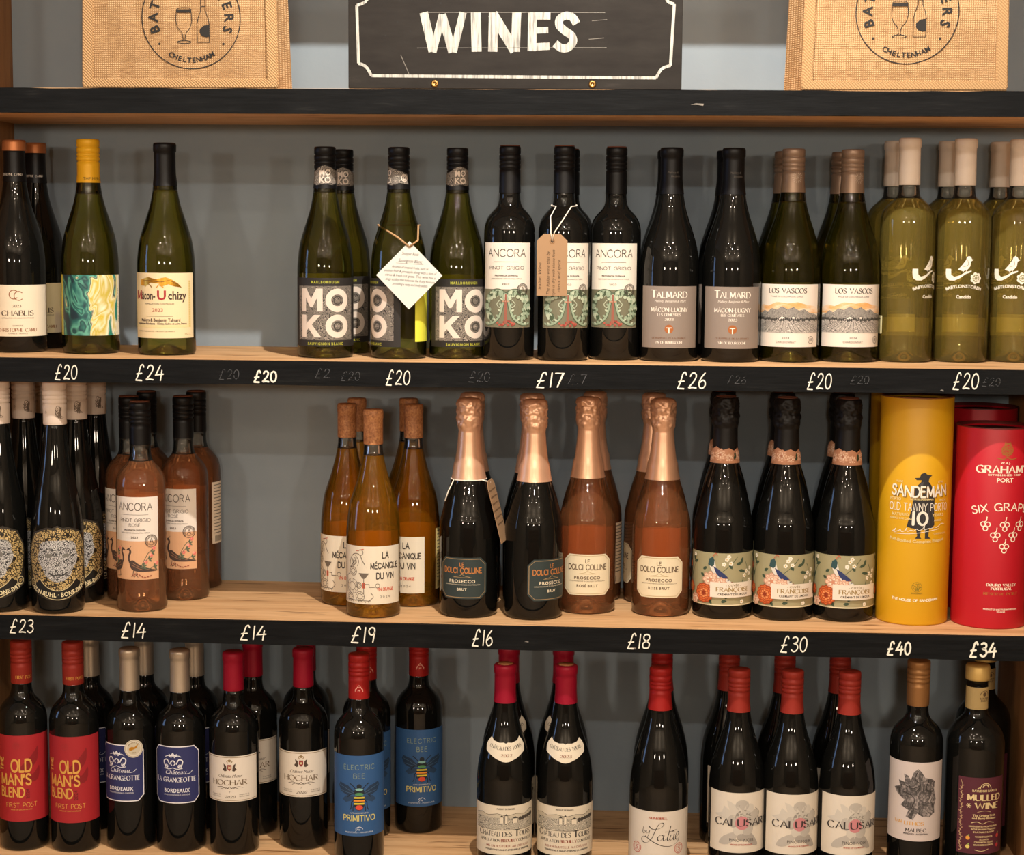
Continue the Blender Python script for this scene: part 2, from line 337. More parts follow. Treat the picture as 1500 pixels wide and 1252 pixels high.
class Art:
    """flat print in millimetres: pieces = (verts2d, faces, material key, layer)"""
    def __init__(s): s.p = []; s.lay = 1
    def up(s): s.lay += 1; return s
    def raw(s, v, f, c): s.p.append((v, f, c, s.lay))
    def poly(s, pts, c, smooth=0, mirror=False, at=(0, 0), k=1, rot=0):
        if smooth: pts = catmull(pts, smooth, True)
        if mirror: pts = pts + [(-x, y) for x, y in pts[::-1]]
        ca, sa = cos(rot), sin(rot)
        pts = [(at[0]+k*(x*ca-y*sa), at[1]+k*(x*sa+y*ca)) for x, y in pts]
        s.raw(pts, [tuple(t) for t in tessellate_polygon([[Vector((x, y, 0)) for x, y in pts]])], c)
    def rect(s, x0, x1, y0, y1, c): s.raw([(x0, y0), (x1, y0), (x1, y1), (x0, y1)], [(0, 1, 2, 3)], c)
    def disc(s, x, y, r, c, ry=None, n=14, rot=0):
        ry = ry or r; ca, sa = cos(rot), sin(rot)
        pts = [(r*cos(2*pi*i/n), ry*sin(2*pi*i/n)) for i in range(n)]
        s.raw([(x+a*ca-b*sa, y+a*sa+b*ca) for a, b in pts], [tuple(range(n))], c)
    def line(s, pts, w, c, closed=False, smooth=0, nib=None):
        if smooth: pts = catmull(pts, smooth, closed)
        n = len(pts)
        if n < 2: return
        V = []; F = []
        for i, (x, y) in enumerate(pts):
            a = pts[(i-1) % n] if closed or i else pts[0]; b = pts[(i+1) % n] if closed or i < n-1 else pts[-1]
            dx, dy = b[0]-a[0], b[1]-a[1]; L = sqrt(dx*dx+dy*dy) or 1
            ww = w
            if nib is not None: ww = w*(.22+.78*abs(sin(atan2(dy, dx)-nib))**1.3)
            nx, ny = -dy/L*ww/2, dx/L*ww/2
            # miter
            if (closed or 0 < i < n-1):
                d1 = (x-a[0], y-a[1]); d2 = (b[0]-x, b[1]-y); l1 = sqrt(d1[0]**2+d1[1]**2) or 1; l2 = sqrt(d2[0]**2+d2[1]**2) or 1
                cs = max(-1, min(1, (d1[0]*d2[0]+d1[1]*d2[1])/l1/l2)); k = 1/max(.45, sqrt((1+cs)/2)); nx *= k; ny *= k
            V += [(x+nx, y+ny), (x-nx, y-ny)]
        m = n if closed else n-1
        for i in range(m):
            j = (i+1) % n; F.append((2*i, 2*i+1, 2*j+1, 2*j))
        s.raw(V, F, c)
    def ring(s, x, y, r, w, c, ry=None, n=28, a0=0, a1=360):
        ry = ry or r; full = a1-a0 >= 360; k = n if full else n+1
        s.line([(x+r*cos(radians(a0+(a1-a0)*i/n)), y+ry*sin(radians(a0+(a1-a0)*i/n))) for i in range(k)], w, c, closed=full)
    # --- text
    def _lay(s, txt, h, font, sp):
        """-> list of (x0, pieces[(v,f)]) in units of mm, and the width"""
        x = 0; out = []
        for ch in txt:
            if font in ('r', 'b', 'i'):
                if ch == ' ': x += .38*h; continue
                g = GL.get((ch, font == 'b')) or GL[('-', False)]
                out.append((x, 'g', g)); x += (g[2]+sp)*h
            else:
                w, st = stroke_glyph(ch); out.append((x, 's', (w, st))); x += (w + .22 + sp)*h
        if font not in ('r', 'b', 'i'): x -= (.22+sp)*h
        return out, x
    def text(s, txt, x, y, h, c, font='r', w=None, sp=0., t=None, rot=0, arc=None, shear=0., anchor=.5):
        items, W = s._lay(txt, h, font, sp); k = (w/W) if (w and W) else 1
        if font == 'i': shear = shear or .3
        t = t or {'s': .205, 'm': .14, 'h': .12, 'n': .09, 'B': .26}.get(font, .1)
        ca, sa = cos(rot), sin(rot)
        def put(v, gx):
            out = []
            for a, b in v:
                X = (a + shear*b)*k; Y = b
                if arc is not None:      # arc = signed radius; positive: text on the outside of a circle whose centre is below
                    gxm = gx*k - W*k/2; an = gxm/arc; lx = X - gx*k
                    out.append((x + (arc+Y)*sin(an) + lx*cos(an), y - arc + (arc+Y)*cos(an) - lx*sin(an)))
                else:
                    X -= W*k*anchor; out.append((x + X*ca - Y*sa, y + X*sa + Y*ca))
            return out
        for gx, kind, g in items:
            if kind == 'g': s.raw(put([(gx + a*h, b*h) for a, b in g[0]], gx), g[1], c)
            else:
                tmp = Art(); gw, st = g
                for pts in st:
                    P = [(gx+a*h, b*h) for a, b in pts]
                    tmp.line(P, t*h, 0, nib=(radians(18) if font == 's' else None))
                    if font == 's' and len(pts) < 5:
                        for q, q2 in ((pts[0], pts[1]), (pts[-1], pts[-2])):
                            if (abs(q[1]) < .01 or abs(q[1]-1) < .01) and abs(q2[1]-q[1]) > abs(q2[0]-q[0])*.9:
                                tmp.line([(gx+(q[0]-.11)*h, q[1]*h), (gx+(q[0]+.11)*h, q[1]*h)], .05*h, 0)
                    if font in ('h', 'm'):
                        for q in (P[0], P[-1]): tmp.disc(q[0], q[1], t*h/2, 0, n=6)
                for v, f, _, _ in tmp.p: s.raw(put(v, gx), f, c)
    def scribble(s, x, y, rx, ry, w, c, n=14, seed=1):
        r = random.Random(seed); s.line([(x+rx*r.uniform(-1, 1), y+ry*r.uniform(-1, 1)) for _ in range(n)], w, c, smooth=4)
    def flower(s, x, y, r, cols, n=9, core='#c9a23c'):
        lay0 = s.lay
        for q in range(4):
            rr = r*(1-.23*q); c = cols[q % len(cols)]; n2 = max(5, n-q*2)
            for i in range(n2):
                a = 2*pi*(i+.5*q)/n2; X, Y = x+rr*.66*cos(a), y+rr*.66*sin(a)
                s.disc(X, Y, rr*.34, cols[0], ry=rr*.30, n=8, rot=a); s.lay += .3; s.disc(X-rr*.05*cos(a), Y-rr*.05*sin(a), rr*.26, c if q else cols[1], ry=rr*.22, n=8, rot=a); s.lay -= .3
            s.up()
        s.disc(x, y, r*.18, core, n=8); s.lay = lay0+2
    def leaf(s, x, y, L, w, ang, c):
        a = radians(ang); pts = [(0, 0), (L*.3, w/2), (L*.7, w*.4), (L, 0), (L*.7, -w*.4), (L*.3, -w/2)]
        s.poly([(x+u*cos(a)-v*sin(a), y+u*sin(a)+v*cos(a)) for u, v in pts], c)
    # --- make a mesh
    def mesh(s, name, rfun=None, off=.25, step=.08):
        """rfun(z mm) -> radius mm wraps the print round a bottle; None keeps it flat, facing -Y"""
        keys = []; V = []; F = []; MI = []; bm = bmesh.new(); wide = False; cnt = 0
        for v, f, c, lay in s.p:
            if c not in keys: keys.append(c)
            mi = keys.index(c); cnt += 1; lay = lay + .045*(cnt % 14)
            if rfun and max(p[0] for p in v) - min(p[0] for p in v) > 3:
                wide = True; bv = [bm.verts.new((x, y, lay)) for x, y in v]
                for q in f:
                    try: fc = bm.faces.new([bv[i] for i in q]); fc.material_index = mi
                    except ValueError: pass
            else:
                b = len(V); V += [(x, y, lay) for x, y in v]; F += [tuple(i+b for i in q) for q in f]; MI += [mi]*len(f)
        if wide:
            xs = [v.co.x for v in bm.verts]; x = math.floor(min(xs)/2.5)*2.5
            while x < max(xs):
                x += 2.5
                bmesh.ops.bisect_plane(bm, geom=bm.verts[:]+bm.edges[:]+bm.faces[:], dist=1e-5, plane_co=(x, 0, 0), plane_no=(1, 0, 0))
            zs = [v.co.y for v in bm.verts]
            if abs(rfun(min(zs))-rfun(max(zs))) > .5:
                z = min(zs)
                while z < max(zs):
                    z += 3; bmesh.ops.bisect_plane(bm, geom=bm.verts[:]+bm.edges[:]+bm.faces[:], dist=1e-5, plane_co=(0, z, 0), plane_no=(0, 1, 0))
            bm.verts.index_update(); b = len(V); V += [tuple(v.co) for v in bm.verts]
            for fc in bm.faces: F.append(tuple(v.index+b for v in fc.verts)); MI.append(fc.material_index)
        bm.free()
        if rfun:
            zs = [v[1] for v in V]; R = rfun((min(zs)+max(zs))/2); out = []
            for x, y, lay in V:
                a = x/R; r = rfun(y) + off + step*lay; out.append((r*sin(a)/1000, -r*cos(a)/1000, y/1000))
        else: out = [(x/1000, -(step*lay)/1000, y/1000) for x, y, lay in V]
        # face outward
        return mesh(name, out, F, keys, MI)

def rad_of(prof):
    pr = sorted(((z, r) for r, z in prof if r > 1), key=lambda t: t[0])
    def f(z):
        best = pr[0][1]
        for (z0, r0), (z1, r1) in zip(pr, pr[1:]):
            if z0 <= z <= z1: return r0 if z1-z0 < 1e-6 else r0+(r1-r0)*(z-z0)/(z1-z0)
        return pr[-1][1] if z > pr[-1][0] else best
    return f

# ------------------------------------------------------------------ the shop wall and room
X0, X1, DEP = -.9515, .592, .284
Z0, Z1, Z2, Z3 = EYE+.1872, EYE-.1904, EYE-.5638, EYE-.924     # tops of the four boards the picture touches
TH = .0345
def struct(o): o['kind'] = 'structure'; return o
struct(box('wall_back', -3.2, 3.2, DEP, DEP+.1, 0, EYE+1.0, 'wall_paint'))
struct(box('floor', -3.2, 3.2, -5.6, DEP+.1, -.1, 0, 'room_floor'))
struct(box('ceiling', -3.2, 3.2, -5.6, DEP+.1, EYE+1.0, EYE+1.1, 'ceiling_paint'))
struct(box('wall_right', 3.2, 3.3, -5.6, DEP+.1, 0, EYE+1.0, 'room_wall'))
struct(box('wall_front', -3.2, 3.2, -5.7, -5.6, 0, EYE+1.0, 'front_wall_paint'))
wl = bmesh.new()
wy0, wy1, wz0, wz1 = -1.0, -.45, .9, 2.1
for a in ((-5.6, wy0, 0, EYE+1), (wy1, DEP+.1, 0, EYE+1), (wy0, wy1, 0, wz0), (wy0, wy1, wz1, EYE+1)): box_bm(wl, -3.3, -3.2, *a)
me = bpy.data.meshes.new('wall_left'); wl.to_mesh(me); wl.free(); me.materials.append(M('room_wall')); struct(link('wall_left', me))
wf = bmesh.new()
for a in ((wy0, wy0+.04, wz0, wz1), (wy1-.04, wy1, wz0, wz1), (wy0, wy1, wz0, wz0+.04), (wy0, wy1, wz1-.04, wz1), (wy0, wy1, 1.5, 1.53)): box_bm(wf, -3.28, -3.22, *a)
me = bpy.data.meshes.new('window_1'); wf.to_mesh(me); wf.free(); me.materials.append(M('window_frame_paint')); struct(link('window_1', me))

def slab(name, x0, x1, y0, y1, z0, z1, mat, parent, rough=.0012, seed=1, nx=60):
    """a sawn board whose long edges wander a little"""
    r = random.Random(seed); bm = bmesh.new(); rings = []
    for i in range(nx+1):
        x = x0+(x1-x0)*i/nx; j = [r.uniform(-1, 1)*rough for _ in range(4)]
        rings.append([bm.verts.new(c) for c in ((x, y0+j[0]*.3, z0+j[0]), (x, y1, z0), (x, y1, z1), (x, y0+j[1]*.3, z1+j[1]))])
    for A, B in zip(rings, rings[1:]):
        for k in range(4): bm.faces.new((A[k], A[(k+1) % 4], B[(k+1) % 4], B[k]))
    bm.faces.new(rings[0][::-1]); bm.faces.new(rings[-1])
    bmesh.ops.recalc_face_normals(bm, faces=bm.faces[:])
    me = bpy.data.meshes.new(name); bm.to_mesh(me); bm.free(); me.materials.append(M(mat)); return link(name, me, parent)

unit = bpy.data.objects.new('shelving_unit', None); COL.objects.link(unit)
tag(unit, 'timber wall shelving with black painted front edges and handwritten chalk prices', 'shelves')
# side panels run from the floor to above the picture
XR = 1.25
for nm, a, b_ in (('side_panel', X0-.04, X0), ('side_panel', XR, XR+.04)):
    box(nm, a, b_, -.0002, DEP, 0, EYE+.6, 'side_timber', unit, .0015)
for za, zb in ((0, Z3-TH), (Z3, Z2-TH), (Z2, Z1-TH)): box('divider_panel', X1, X1+.04, .0045, DEP, za, zb, 'side_timber', unit)
shelves = {}
for i, z in enumerate((EYE+.50, Z0, Z1, Z2, Z3)):
    s = slab('shelf', X0, XR, .004, DEP, z-TH, z, 'shelf_timber', unit, .0, i)
    # black paint on the sawn front edge
    lip = slab('front_edge', X0-.04, XR+.04, -.0035, .004, z-TH-.0002, z-.0008, 'black_paint', s, .0005, i+10)
    shelves[i] = (s, lip, z)
PR1 = [('£20', -803.3, 4.4, 31.0, 20.8), ('£24', -687.1, 4.9, 38.6, 21.8), ('b£20', -517.9, 4.2, 31.3, 15.8), ('£20', -330.7, 2.8, 32.8, 20.6),
       ('£17', -119.3, 2.2, 36.1, 21.0), ('£26', 76.8, 3.4, 38.4, 22.4), ('£20', 255.9, 4.8, 32.2, 22.2), ('£20', 454.9, 7.4, 33.6, 22.5),
       ('~£20', -567.6, 7.5, 27.4, 13.9), ('~£2', -431.3, 11.1, 20.2, 12.9), ('~£20', -394.5, 7.8, 26.1, 12.9), ('~£20', -214.2, 8.2, 28.7, 14.8),
       ('~£17', -75.4, 7.2, 24.6, 13.7), ('~£26', 145.7, 10.0, 25.2, 11.7), ('~£20', 314.8, 12.2, 24.9, 11.7), ('~£20', 494.7, 11.7, 23.7, 11.6)]
PR2 = [('£23', -877.0, 10.0, 33.6, 19.8), ('£14', -713.7, 6.5, 34.2, 21.8), ('£14', -540.6, 7.3, 35.8, 20.7), ('£19', -380.7, 6.8, 33.4, 22.6),
       ('£16', -207.3, 5.7, 28.1, 23.4), ('£18', 13.0, 6.6, 30.5, 21.4), ('£30', 228.2, 6.5, 35.7, 22.4), ('b£40', 376.9, 5.9, 31.6, 18.3), ('b£34', 491.5, 5.6, 35.0, 20.2)]
for prs, si, ztop in ((PR1, 2, Z1), (PR2, 3, Z2)):
    for k, (t, x, zz, w, h) in enumerate(prs):
        ghost = t[0] == '~'; bold = t[0] == 'b'; t = t.lstrip('~b'); a = Art()
        a.text(t, x+w/2, zz, h*.93, 'chalk_ghost' if ghost else 'chalk_white', 'h', w=w, t=.075 if ghost else (.17 if bold else .1), shear=.10 if not bold else .05)
        if ghost:   # half wiped off: keep a scatter of the strokes
            rg = random.Random(k); a.p = [(v, [q for q in f if rg.random() < .62], c, l) for v, f, c, l in a.p]
        o = link('price_lettering', a.mesh('price_lettering', None), shelves[si][0], (0, -.0042, ztop-TH + (-.0 if 1 else 0)))
# splinter and chips on the black edges
for si, lst in ((1, ((.097, .014, 18), (.60, .010, 6))), (3, ((.02, .006, 10), (-.13, .012, 6))), (2, ((.44, .004, 5),))):
    s, lip, z = shelves[si]; a = Art()
    for x, dz, w in lst:
        rg = random.Random(int(w)); a.poly([(x*1000-w/2, dz*1000), (x*1000-w*.1, dz*1000+1.8), (x*1000+w/2, dz*1000+1.2), (x*1000+w*.45, dz*1000-1.5), (x*1000+w*.1, dz*1000-.4)], '#7d766d' if w > 9 else '#6d6a66')
    link('chip', a.mesh('chip', None), s, (0, -.0042, z-TH))

# counter and cabinet across the shop, seen only in reflections
ct = box('shop_counter', -1.6, 1.6, -5.0, -4.5, 0, 1.0, 'counter_wood', None, .01); tag(ct, 'long dark wooden counter across the shop behind the viewer', 'counter')

# ------------------------------------------------------------------ bottle shapes (millimetres)
def shoulder(R, H, zs, zn, rn, base=5):
    """straight body up to zs, round shoulder, neck from zn"""
    d = zn-zs
    return [(0, 0), (R-5, 0), (R-1.5, 1.2), (R, base), (R, zs)] + catmull([(R, zs), (R*.985, zs+d*.22), (R*.90, zs+d*.48), (R*.74, zs+d*.68), (R*.55, zs+d*.85), (rn+2.2, zs+d*.97), (rn+.6, zn+5), (rn, zn+12)], 4)[1:] + [(rn, H-2), (0, H-2)]
def slope(R, H, pts, rtop):
    return [(0, 0), (R-5, 0), (R-1.5, 1.2), (R, 5)] + catmull(pts, 4) + [(rtop, H-2), (0, H-2)]
def burg(R, H):
    k = H/305; q = R/42
    return slope(R, H, [(R, 60*k), (R, 118*k), (41.2*q, 140*k), (38*q, 164*k), (32*q, 185*k), (26*q, 203*k), (20.6*q, 222*k), (17*q, 244*k), (15.2, 268*k)], 14.8)
def wide_burg(R, H):
    k = H/303
    return slope(R, H, [(R, 50*k), (R, 100*k), (R*.985, 128*k), (R*.91, 155*k), (R*.79, 178*k), (R*.64, 199*k), (R*.50, 219*k), (R*.41, 240*k), (15.4, 262*k)], 14.8)
PROF = {
 'sparkling': [(0, 0), (37, 0), (41, 1.5), (42.5, 6)] + catmull([(42.5, 60), (42.3, 129), (38.5, 150), (33, 173), (25.2, 198), (20.4, 223), (16.4, 254), (15, 270)], 4) + [(15, 300), (0, 300)],
 'sparkling_tall': [(0, 0), (38, 0), (42, 1.5), (43.5, 6)] + catmull([(43.5, 60), (43.3, 128), (39.4, 151), (34, 177), (28, 202), (20, 227), (17.5, 245), (16.5, 262)], 4) + [(15, 300), (0, 300)],
 'flute': [(0, 0), (32, 0), (36.5, 2), (38, 8)] + catmull([(38, 60), (38, 110), (35.7, 143), (30, 175), (23.4, 208), (18.8, 240), (16, 268)], 4) + [(15, 325), (0, 325)],
 'orange': slope(39.5, 299, [(39.5, 60), (39.5, 106), (38.9, 128), (35, 160), (30, 177), (24.6, 193), (18, 217), (14.2, 236), (13.4, 246)], 13.2),
}
def screw(r, z0, H):
    o = [(r-.6, z0-1), (r+.5, z0), (r+.5, H-33.4), (r-.7, H-32.8), (r-.7, H-31.8), (r+.7, H-31.2), (r+.7, H-26.4), (r-.3, H-25.8), (r-.3, H-25.2), (r+.7, H-24.6), (r+.7, H-20.9), (r-.3, H-20.4), (r-.3, H-19.8), (r+.8, H-19.2), (r+.8, H-12.6), (r-.4, H-12), (r-.4, H-11.2), (r+.7, H-10.4), (r+.7, H-2.2), (r-.2, H-.5), (r-2, H), (0, H)]
    return o
def capsule(r, z0, H): return [(r-.4, z0-1), (r+.9, z0), (r+.4, H-34), (r+.3, H-13.5), (r+1.4, H-12.5), (r+1.5, H-4), (r+1.0, H-1.4), (r-.8, H), (0, H-.3)]
def foil_prof(rb, zb, mid):     # champagne foil: flared skirt, wire-cage bulge, domed top
    return [(rb+.5, zb)] + mid + [(15.4, 268), (16.4, 273), (17.8, 278), (18.3, 288), (17.2, 292), (18.2, 297), (18.2, 309), (17.2, 313), (14, 315.5), (0, 316)]
def crumple(z0):
    def f(a, z):
        if z < z0: return 0
        n1 = pnoise.noise((cos(a)*2.6, sin(a)*2.6, z*.16)); n2 = pnoise.noise((cos(a)*6+7, sin(a)*6, z*.33))
        return min(1, (z-z0)/6)*(1.9*n1+1.5*n2)
    return f

def copy_tree(o, parent=None):
    c = o.copy(); COL.objects.link(c); c.parent = parent
    for ch in o.children: copy_tree(ch, c)
    return c
def part(name, me, parent, label=None):
    o = link(name, me, parent)
    if label: o['label'] = label
    return o

def sheet_rect(x0, x1, z0, z1, c): a = Art(); a.rect(x0, x1, z0, z1, c); return a
def sheet_oct(x0, x1, z0, z1, k, c, rim=None, rw=1.2):
    a = Art(); o = lambda d: [(x0+k+d*.4, z0+d), (x1-k-d*.4, z0+d), (x1-d, z0+k+d*.4), (x1-d, z1-k-d*.4), (x1-k-d*.4, z1-d), (x0+k+d*.4, z1-d), (x0+d, z1-k-d*.4), (x0+d, z0+k+d*.4)]
    a.poly(o(0), rim or c)
    if rim: a.up().poly(o(rw), c)
    return a

# ------------------------------------------------------------------ the prints on every kind of bottle
ART = {}
def art(kind):
    def deco(fn): ART[kind] = fn; return fn
    return deco
def gear(a, x, y, r, c, w=.7, n=9):
    a.ring(x, y, r, w, c, n=20); a.ring(x, y, r*.55, w, c, n=14)
    for i in range(n): t = 2*pi*i/n; a.line([(x+r*.55*cos(t), y+r*.55*sin(t)), (x+r*cos(t), y+r*sin(t))], w*.8, c)

@art('chablis')
def _(a):
    B, C = '#5b4a3e', '#8d5f42'
    a.ring(-5, 85, 6.5, 1.3, C, a0=40, a1=320); a.ring(2, 83, 6.5, 1.3, C, a0=40, a1=320)
    a.text('2023', -1, 66.5, 3.6, B, 's', w=12); a.text('CHABLIS', 0, 54.5, 7, B, 's', w=46)
    a.text('APPELLATION CHABLIS CONTROLEE', 0, 50, 1.8, B, 'r', w=48); a.text('DOMAINE', 0, 38.5, 2.1, B, 'r', w=15)
    a.text('CHRISTOPHE CAMU', -1, 31, 4.6, C, 's', w=58); a.text('CHABLIS - FRANCE', 0, 27.3, 1.6, B, 'r', w=28)
@art('uchizy')
def _(a):
    D, Rd, Gd = '#4a3a30', '#a02a30', 'gold'
    a.rect(48, 53, 40, 108, '#d8c58c'); a.rect(-50, 48, 40, 44, '#dccb98')
    for i in range(20): a.disc(50.5, 42+i*3.4, 1.6, '#c9b070', n=6)
    a.poly([(-30, 101), (-29, 109), (-22, 111), (-14, 113), (-2, 110), (12, 113), (20, 110), (30, 104), (36, 98), (24, 100), (16, 103), (8, 100), (2, 104), (-10, 105), (-20, 100)], Gd)
    a.line([(-26, 107), (-12, 108), (4, 106), (18, 108), (30, 102)], 1, '#7a5418', smooth=3); a.line([(-20, 99), (-14, 103), (-8, 98)], 1.2, Gd, smooth=3); a.line([(-1, 98), (3, 102), (9, 98)], 1.4, Gd, smooth=3)
    a.text('M', -34.5, 81, 12.5, Rd, 's', t=.2, w=13); a.text('âcon-', -15, 81, 11.5, D, 'b', w=24); a.text('U', 6, 80.5, 13, Rd, 'b', w=14); a.text('chizy', 29, 81, 11.5, D, 'b', w=28)
    a.text('APPELLATION CONTRÔLÉE', 2, 73.5, 2.1, D, 'r', w=44); a.text('2023', 0, 63, 5, Rd, 'r', w=17)
    a.rect(-18, 22, 56.5, 57, D); a.text('Mallory & Benjamin Talmard', 2, 49, 4.4, D, 'b', w=62)
    a.text('Propriétaires-Récoltants à Uchizy, Saône et Loire, France', 2, 44.6, 2.8, D, 'b', w=84)
    a.text('CONTIENT DES SULFITES - PRODUIT DE FRANCE', -6, 34, 1.7, D, 'r', w=62); a.text('75CL', 46, 29, 3, '#9a8a60', 'r', w=13)
@art('moko')
def _(a):
    W, Y = '#d9cabc', '#a8a838'
    a.rect(-46, 45, 26, 103, 'moko_pattern'); a.up()
    for z in (66.5, 29.5):
        a.ring(17.5, z+16.3, 13.5, 8.2, W, ry=12.6, n=30); a.ring(17.5, z+16.3, 5.5, 1.6, '#3b3733', n=18)
    a.poly([(-38, 67), (-38, 99.5), (-29, 99.5), (-21, 85), (-13, 99.5), (-4, 99.5), (-4, 67), (-12, 67), (-12, 86), (-19, 73), (-23, 73), (-30, 86), (-30, 67)], W)
    a.poly([(-38, 30), (-38, 62), (-29.5, 62), (-29.5, 49), (-17, 62), (-7, 62), (-20, 48), (-6, 30), (-16, 30), (-25.5, 42.5), (-29.5, 38.5), (-29.5, 30)], W); a.up()
    a.text('READY', 17.5, 45, 1.8, W, 'r', w=7)
    a.text('MARLBOROUGH', 0, 106.8, 3.6, Y, 'b', w=42, sp=.25); a.text('SAUVIGNON BLANC', 0, 19, 3.6, Y, 'b', w=54, sp=.25)
def moko_cap(a):
    W = '#cdbfb1'
    a.poly([(-20, 248), (-12, 246), (0, 248), (12, 246), (20, 250), (34, 248), (34, 262), (24, 266), (12, 270), (0, 274), (-8, 272), (-16, 266), (-30, 264), (-30, 250)], 'moko_pattern'); a.up()
    a.text('MO', 0, 260, 8.4, W, 'b', w=17); a.text('KO', 0, 249.5, 8.4, W, 'b', w=17); a.ring(28, 257, 4.5, 1.2, W); a.ring(28, 257, 2, .8, W)
def stamp(a, x, y, r, c): a.ring(x, y, r, .7, c); a.ring(x, y, r*.66, .5, c); a.text('A', x, y-r*.42, r*.85, c, 'm', t=.1); a.text('PRODUCT OF ITALY PRODUCT', x, y+r*.72, r*.2, c, 'b', arc=r*.74, w=r*3.6)
@art('ancora')
def _(a):
    D = '#3b332e'; O, L1, L2, L3, K = '#6f6d58', '#8fa088', '#b3bda4', '#47553f', '#34322a'
    a.rect(-39.2, 38.5, 46.9, 101, O); a.up()
    a.text('ANCORA', 0, 147, 10.5, D, 'n', w=57, t=.1); a.rect(-18, 18, 139.6, 140, D); a.text('PINOT GRIGIO', 0, 129, 4.4, D, 'm', w=52, t=.11)
    a.text('PROVINCIA DI PAVIA', 0, 119, 2.4, D, 'b', w=34); a.text('INDICAZIONE GEOGRAFICA TIPICA', 0, 115, 1.7, D, 'r', w=46); a.text('2023', 0, 107, 2.5, D, 'b', w=11, sp=.2)
    for sx in (-1, 1):
        P = [(1, 93), (8, 98), (17, 98), (26, 92), (31, 80), (29, 69), (22, 63)]
        a.line([(sx*x, y) for x, y in P], 6.5, L3, smooth=5); a.up()
        a.line([(sx*x, y) for x, y in P], 4, L1, smooth=5)
        Q = [(3, 92), (5, 78), (10, 62), (20, 53), (31, 51)]
        a.line([(sx*x, y) for x, y in Q], 4.6, L3, smooth=5); a.up(); a.line([(sx*x, y) for x, y in Q], 2.8, L1, smooth=5); a.up()
        for i, (x, y) in enumerate(catmull(P, 3)):
            for dx, L in ((-2.6, 8), (1.2, 10), (4, 7)): a.leaf(sx*(x+dx), y+1, L, 4.6, (262, 278)[i % 2]+dx*5, (L3, L1, L2)[(i+int(dx)) % 3])
            a.lay += .12
        for i, (x, y) in enumerate(((27, 84), (22, 88), (30, 76), (17, 90), (25, 72))): a.disc(sx*x, y, 2.6, (L1, L2)[i % 2], n=9)
        for i, (x, y) in enumerate(catmull(Q, 2)): a.leaf(sx*x, y, 5.5, 3, 90-sx*60, L2 if i % 2 else L1)
        a.line([(sx*8, 86), (sx*13, 80), (sx*9, 75), (sx*6, 79)], 1, L2, smooth=4)
    a.poly([(-2.2, 52), (-1.1, 94), (1.1, 94), (2.2, 52)], '#8d5545'); a.rect(-5, 5, 83, 84.6, '#b58a70')
    r = random.Random(3)
    for i in range(22): a.disc(r.uniform(-12, 12), 49.5+r.uniform(0, 9)*(1-abs(i-11)/16), 1.6, ('#8a3a30', '#ab5546')[i % 2], n=7)
    stamp(a, 24, 101, 8, D)
@art('rose')
def _(a):
    D = '#4f423a'; P = '#4b3b34'
    a.rect(-35.7, 35.7, 48.5, 105, '#d3a37c'); a.up()
    a.text('ANCORA', 0, 150, 10.8, D, 'n', w=52, t=.1); a.rect(-22, 20, 143.5, 143.9, D); a.text('PINOT GRIGIO', 0, 133.5, 4.6, D, 'm', w=46, t=.11); a.text('ROSÉ', 0, 126.5, 4.2, D, 'm', w=16, t=.11)
    a.text('PROVINCIA DI PAVIA', 0, 120, 2.4, D, 'b', w=32); a.text('INDICAZIONE GEOGRAFICA TIPICA', 0, 116.2, 1.7, D, 'r', w=44); a.text('2023', 0, 109, 2.6, D, 'b', w=11, sp=.2)
    for x0, k in ((-23, -1), (-5, 1)):
        q = lambda pts: [(x0+k*x, y) for x, y in pts]
        a.poly(q([(-3, 74), (2, 77), (8, 73), (16, 68), (28, 64), (40, 61), (30, 60), (16, 60), (6, 61), (-1, 65)]), P, smooth=3)
        a.line(q([(-1, 71), (-4, 78), (-3.5, 84), (-1.5, 89), (-3, 93)]), 3, P, smooth=4); a.poly(q([(-1.5, 95.5), (-4.5, 95), (-8.5, 91.5), (-4, 91.5)]), P); a.line(q([(-2, 95), (0, 98)]), .6, P)
        a.up(); a.line(q([(2, 73), (12, 67), (26, 62.5)]), .6, '#a87858', smooth=3); a.line(q([(0, 70), (8, 66), (16, 63)]), .6, '#a87858', smooth=3)
        for dx in (3, 8): a.line(q([(dx, 62), (dx-1, 55), (dx+1.5, 52)]), .9, P); a.line(q([(dx-1, 55), (dx-3.5, 53)]), .8, P)
    for x, y in ((14, 72), (22, 82), (30, 70), (26, 92), (-28, 92), (-30, 78)):
        a.line([(8, 66), (x*.7, y-6), (x, y)] if x > 0 else [(-33, 66), (x, y)], .8, '#4f5a48', smooth=4)
        for t in (-40, 20, 80): a.leaf(x-2, y-4, 6, 2.6, t, '#5c6650')
        a.up(); a.disc(x+2, y+2, 2.6, '#d9756a', n=7); a.disc(x, y+3, 1.8, '#e9a090', n=7)
    for i in range(8): a.leaf(-4+4*i, 53+2*sin(i), 4, 1.6, 60+20*i, '#8a4a3a')
    stamp(a, 24, 105, 9, D)
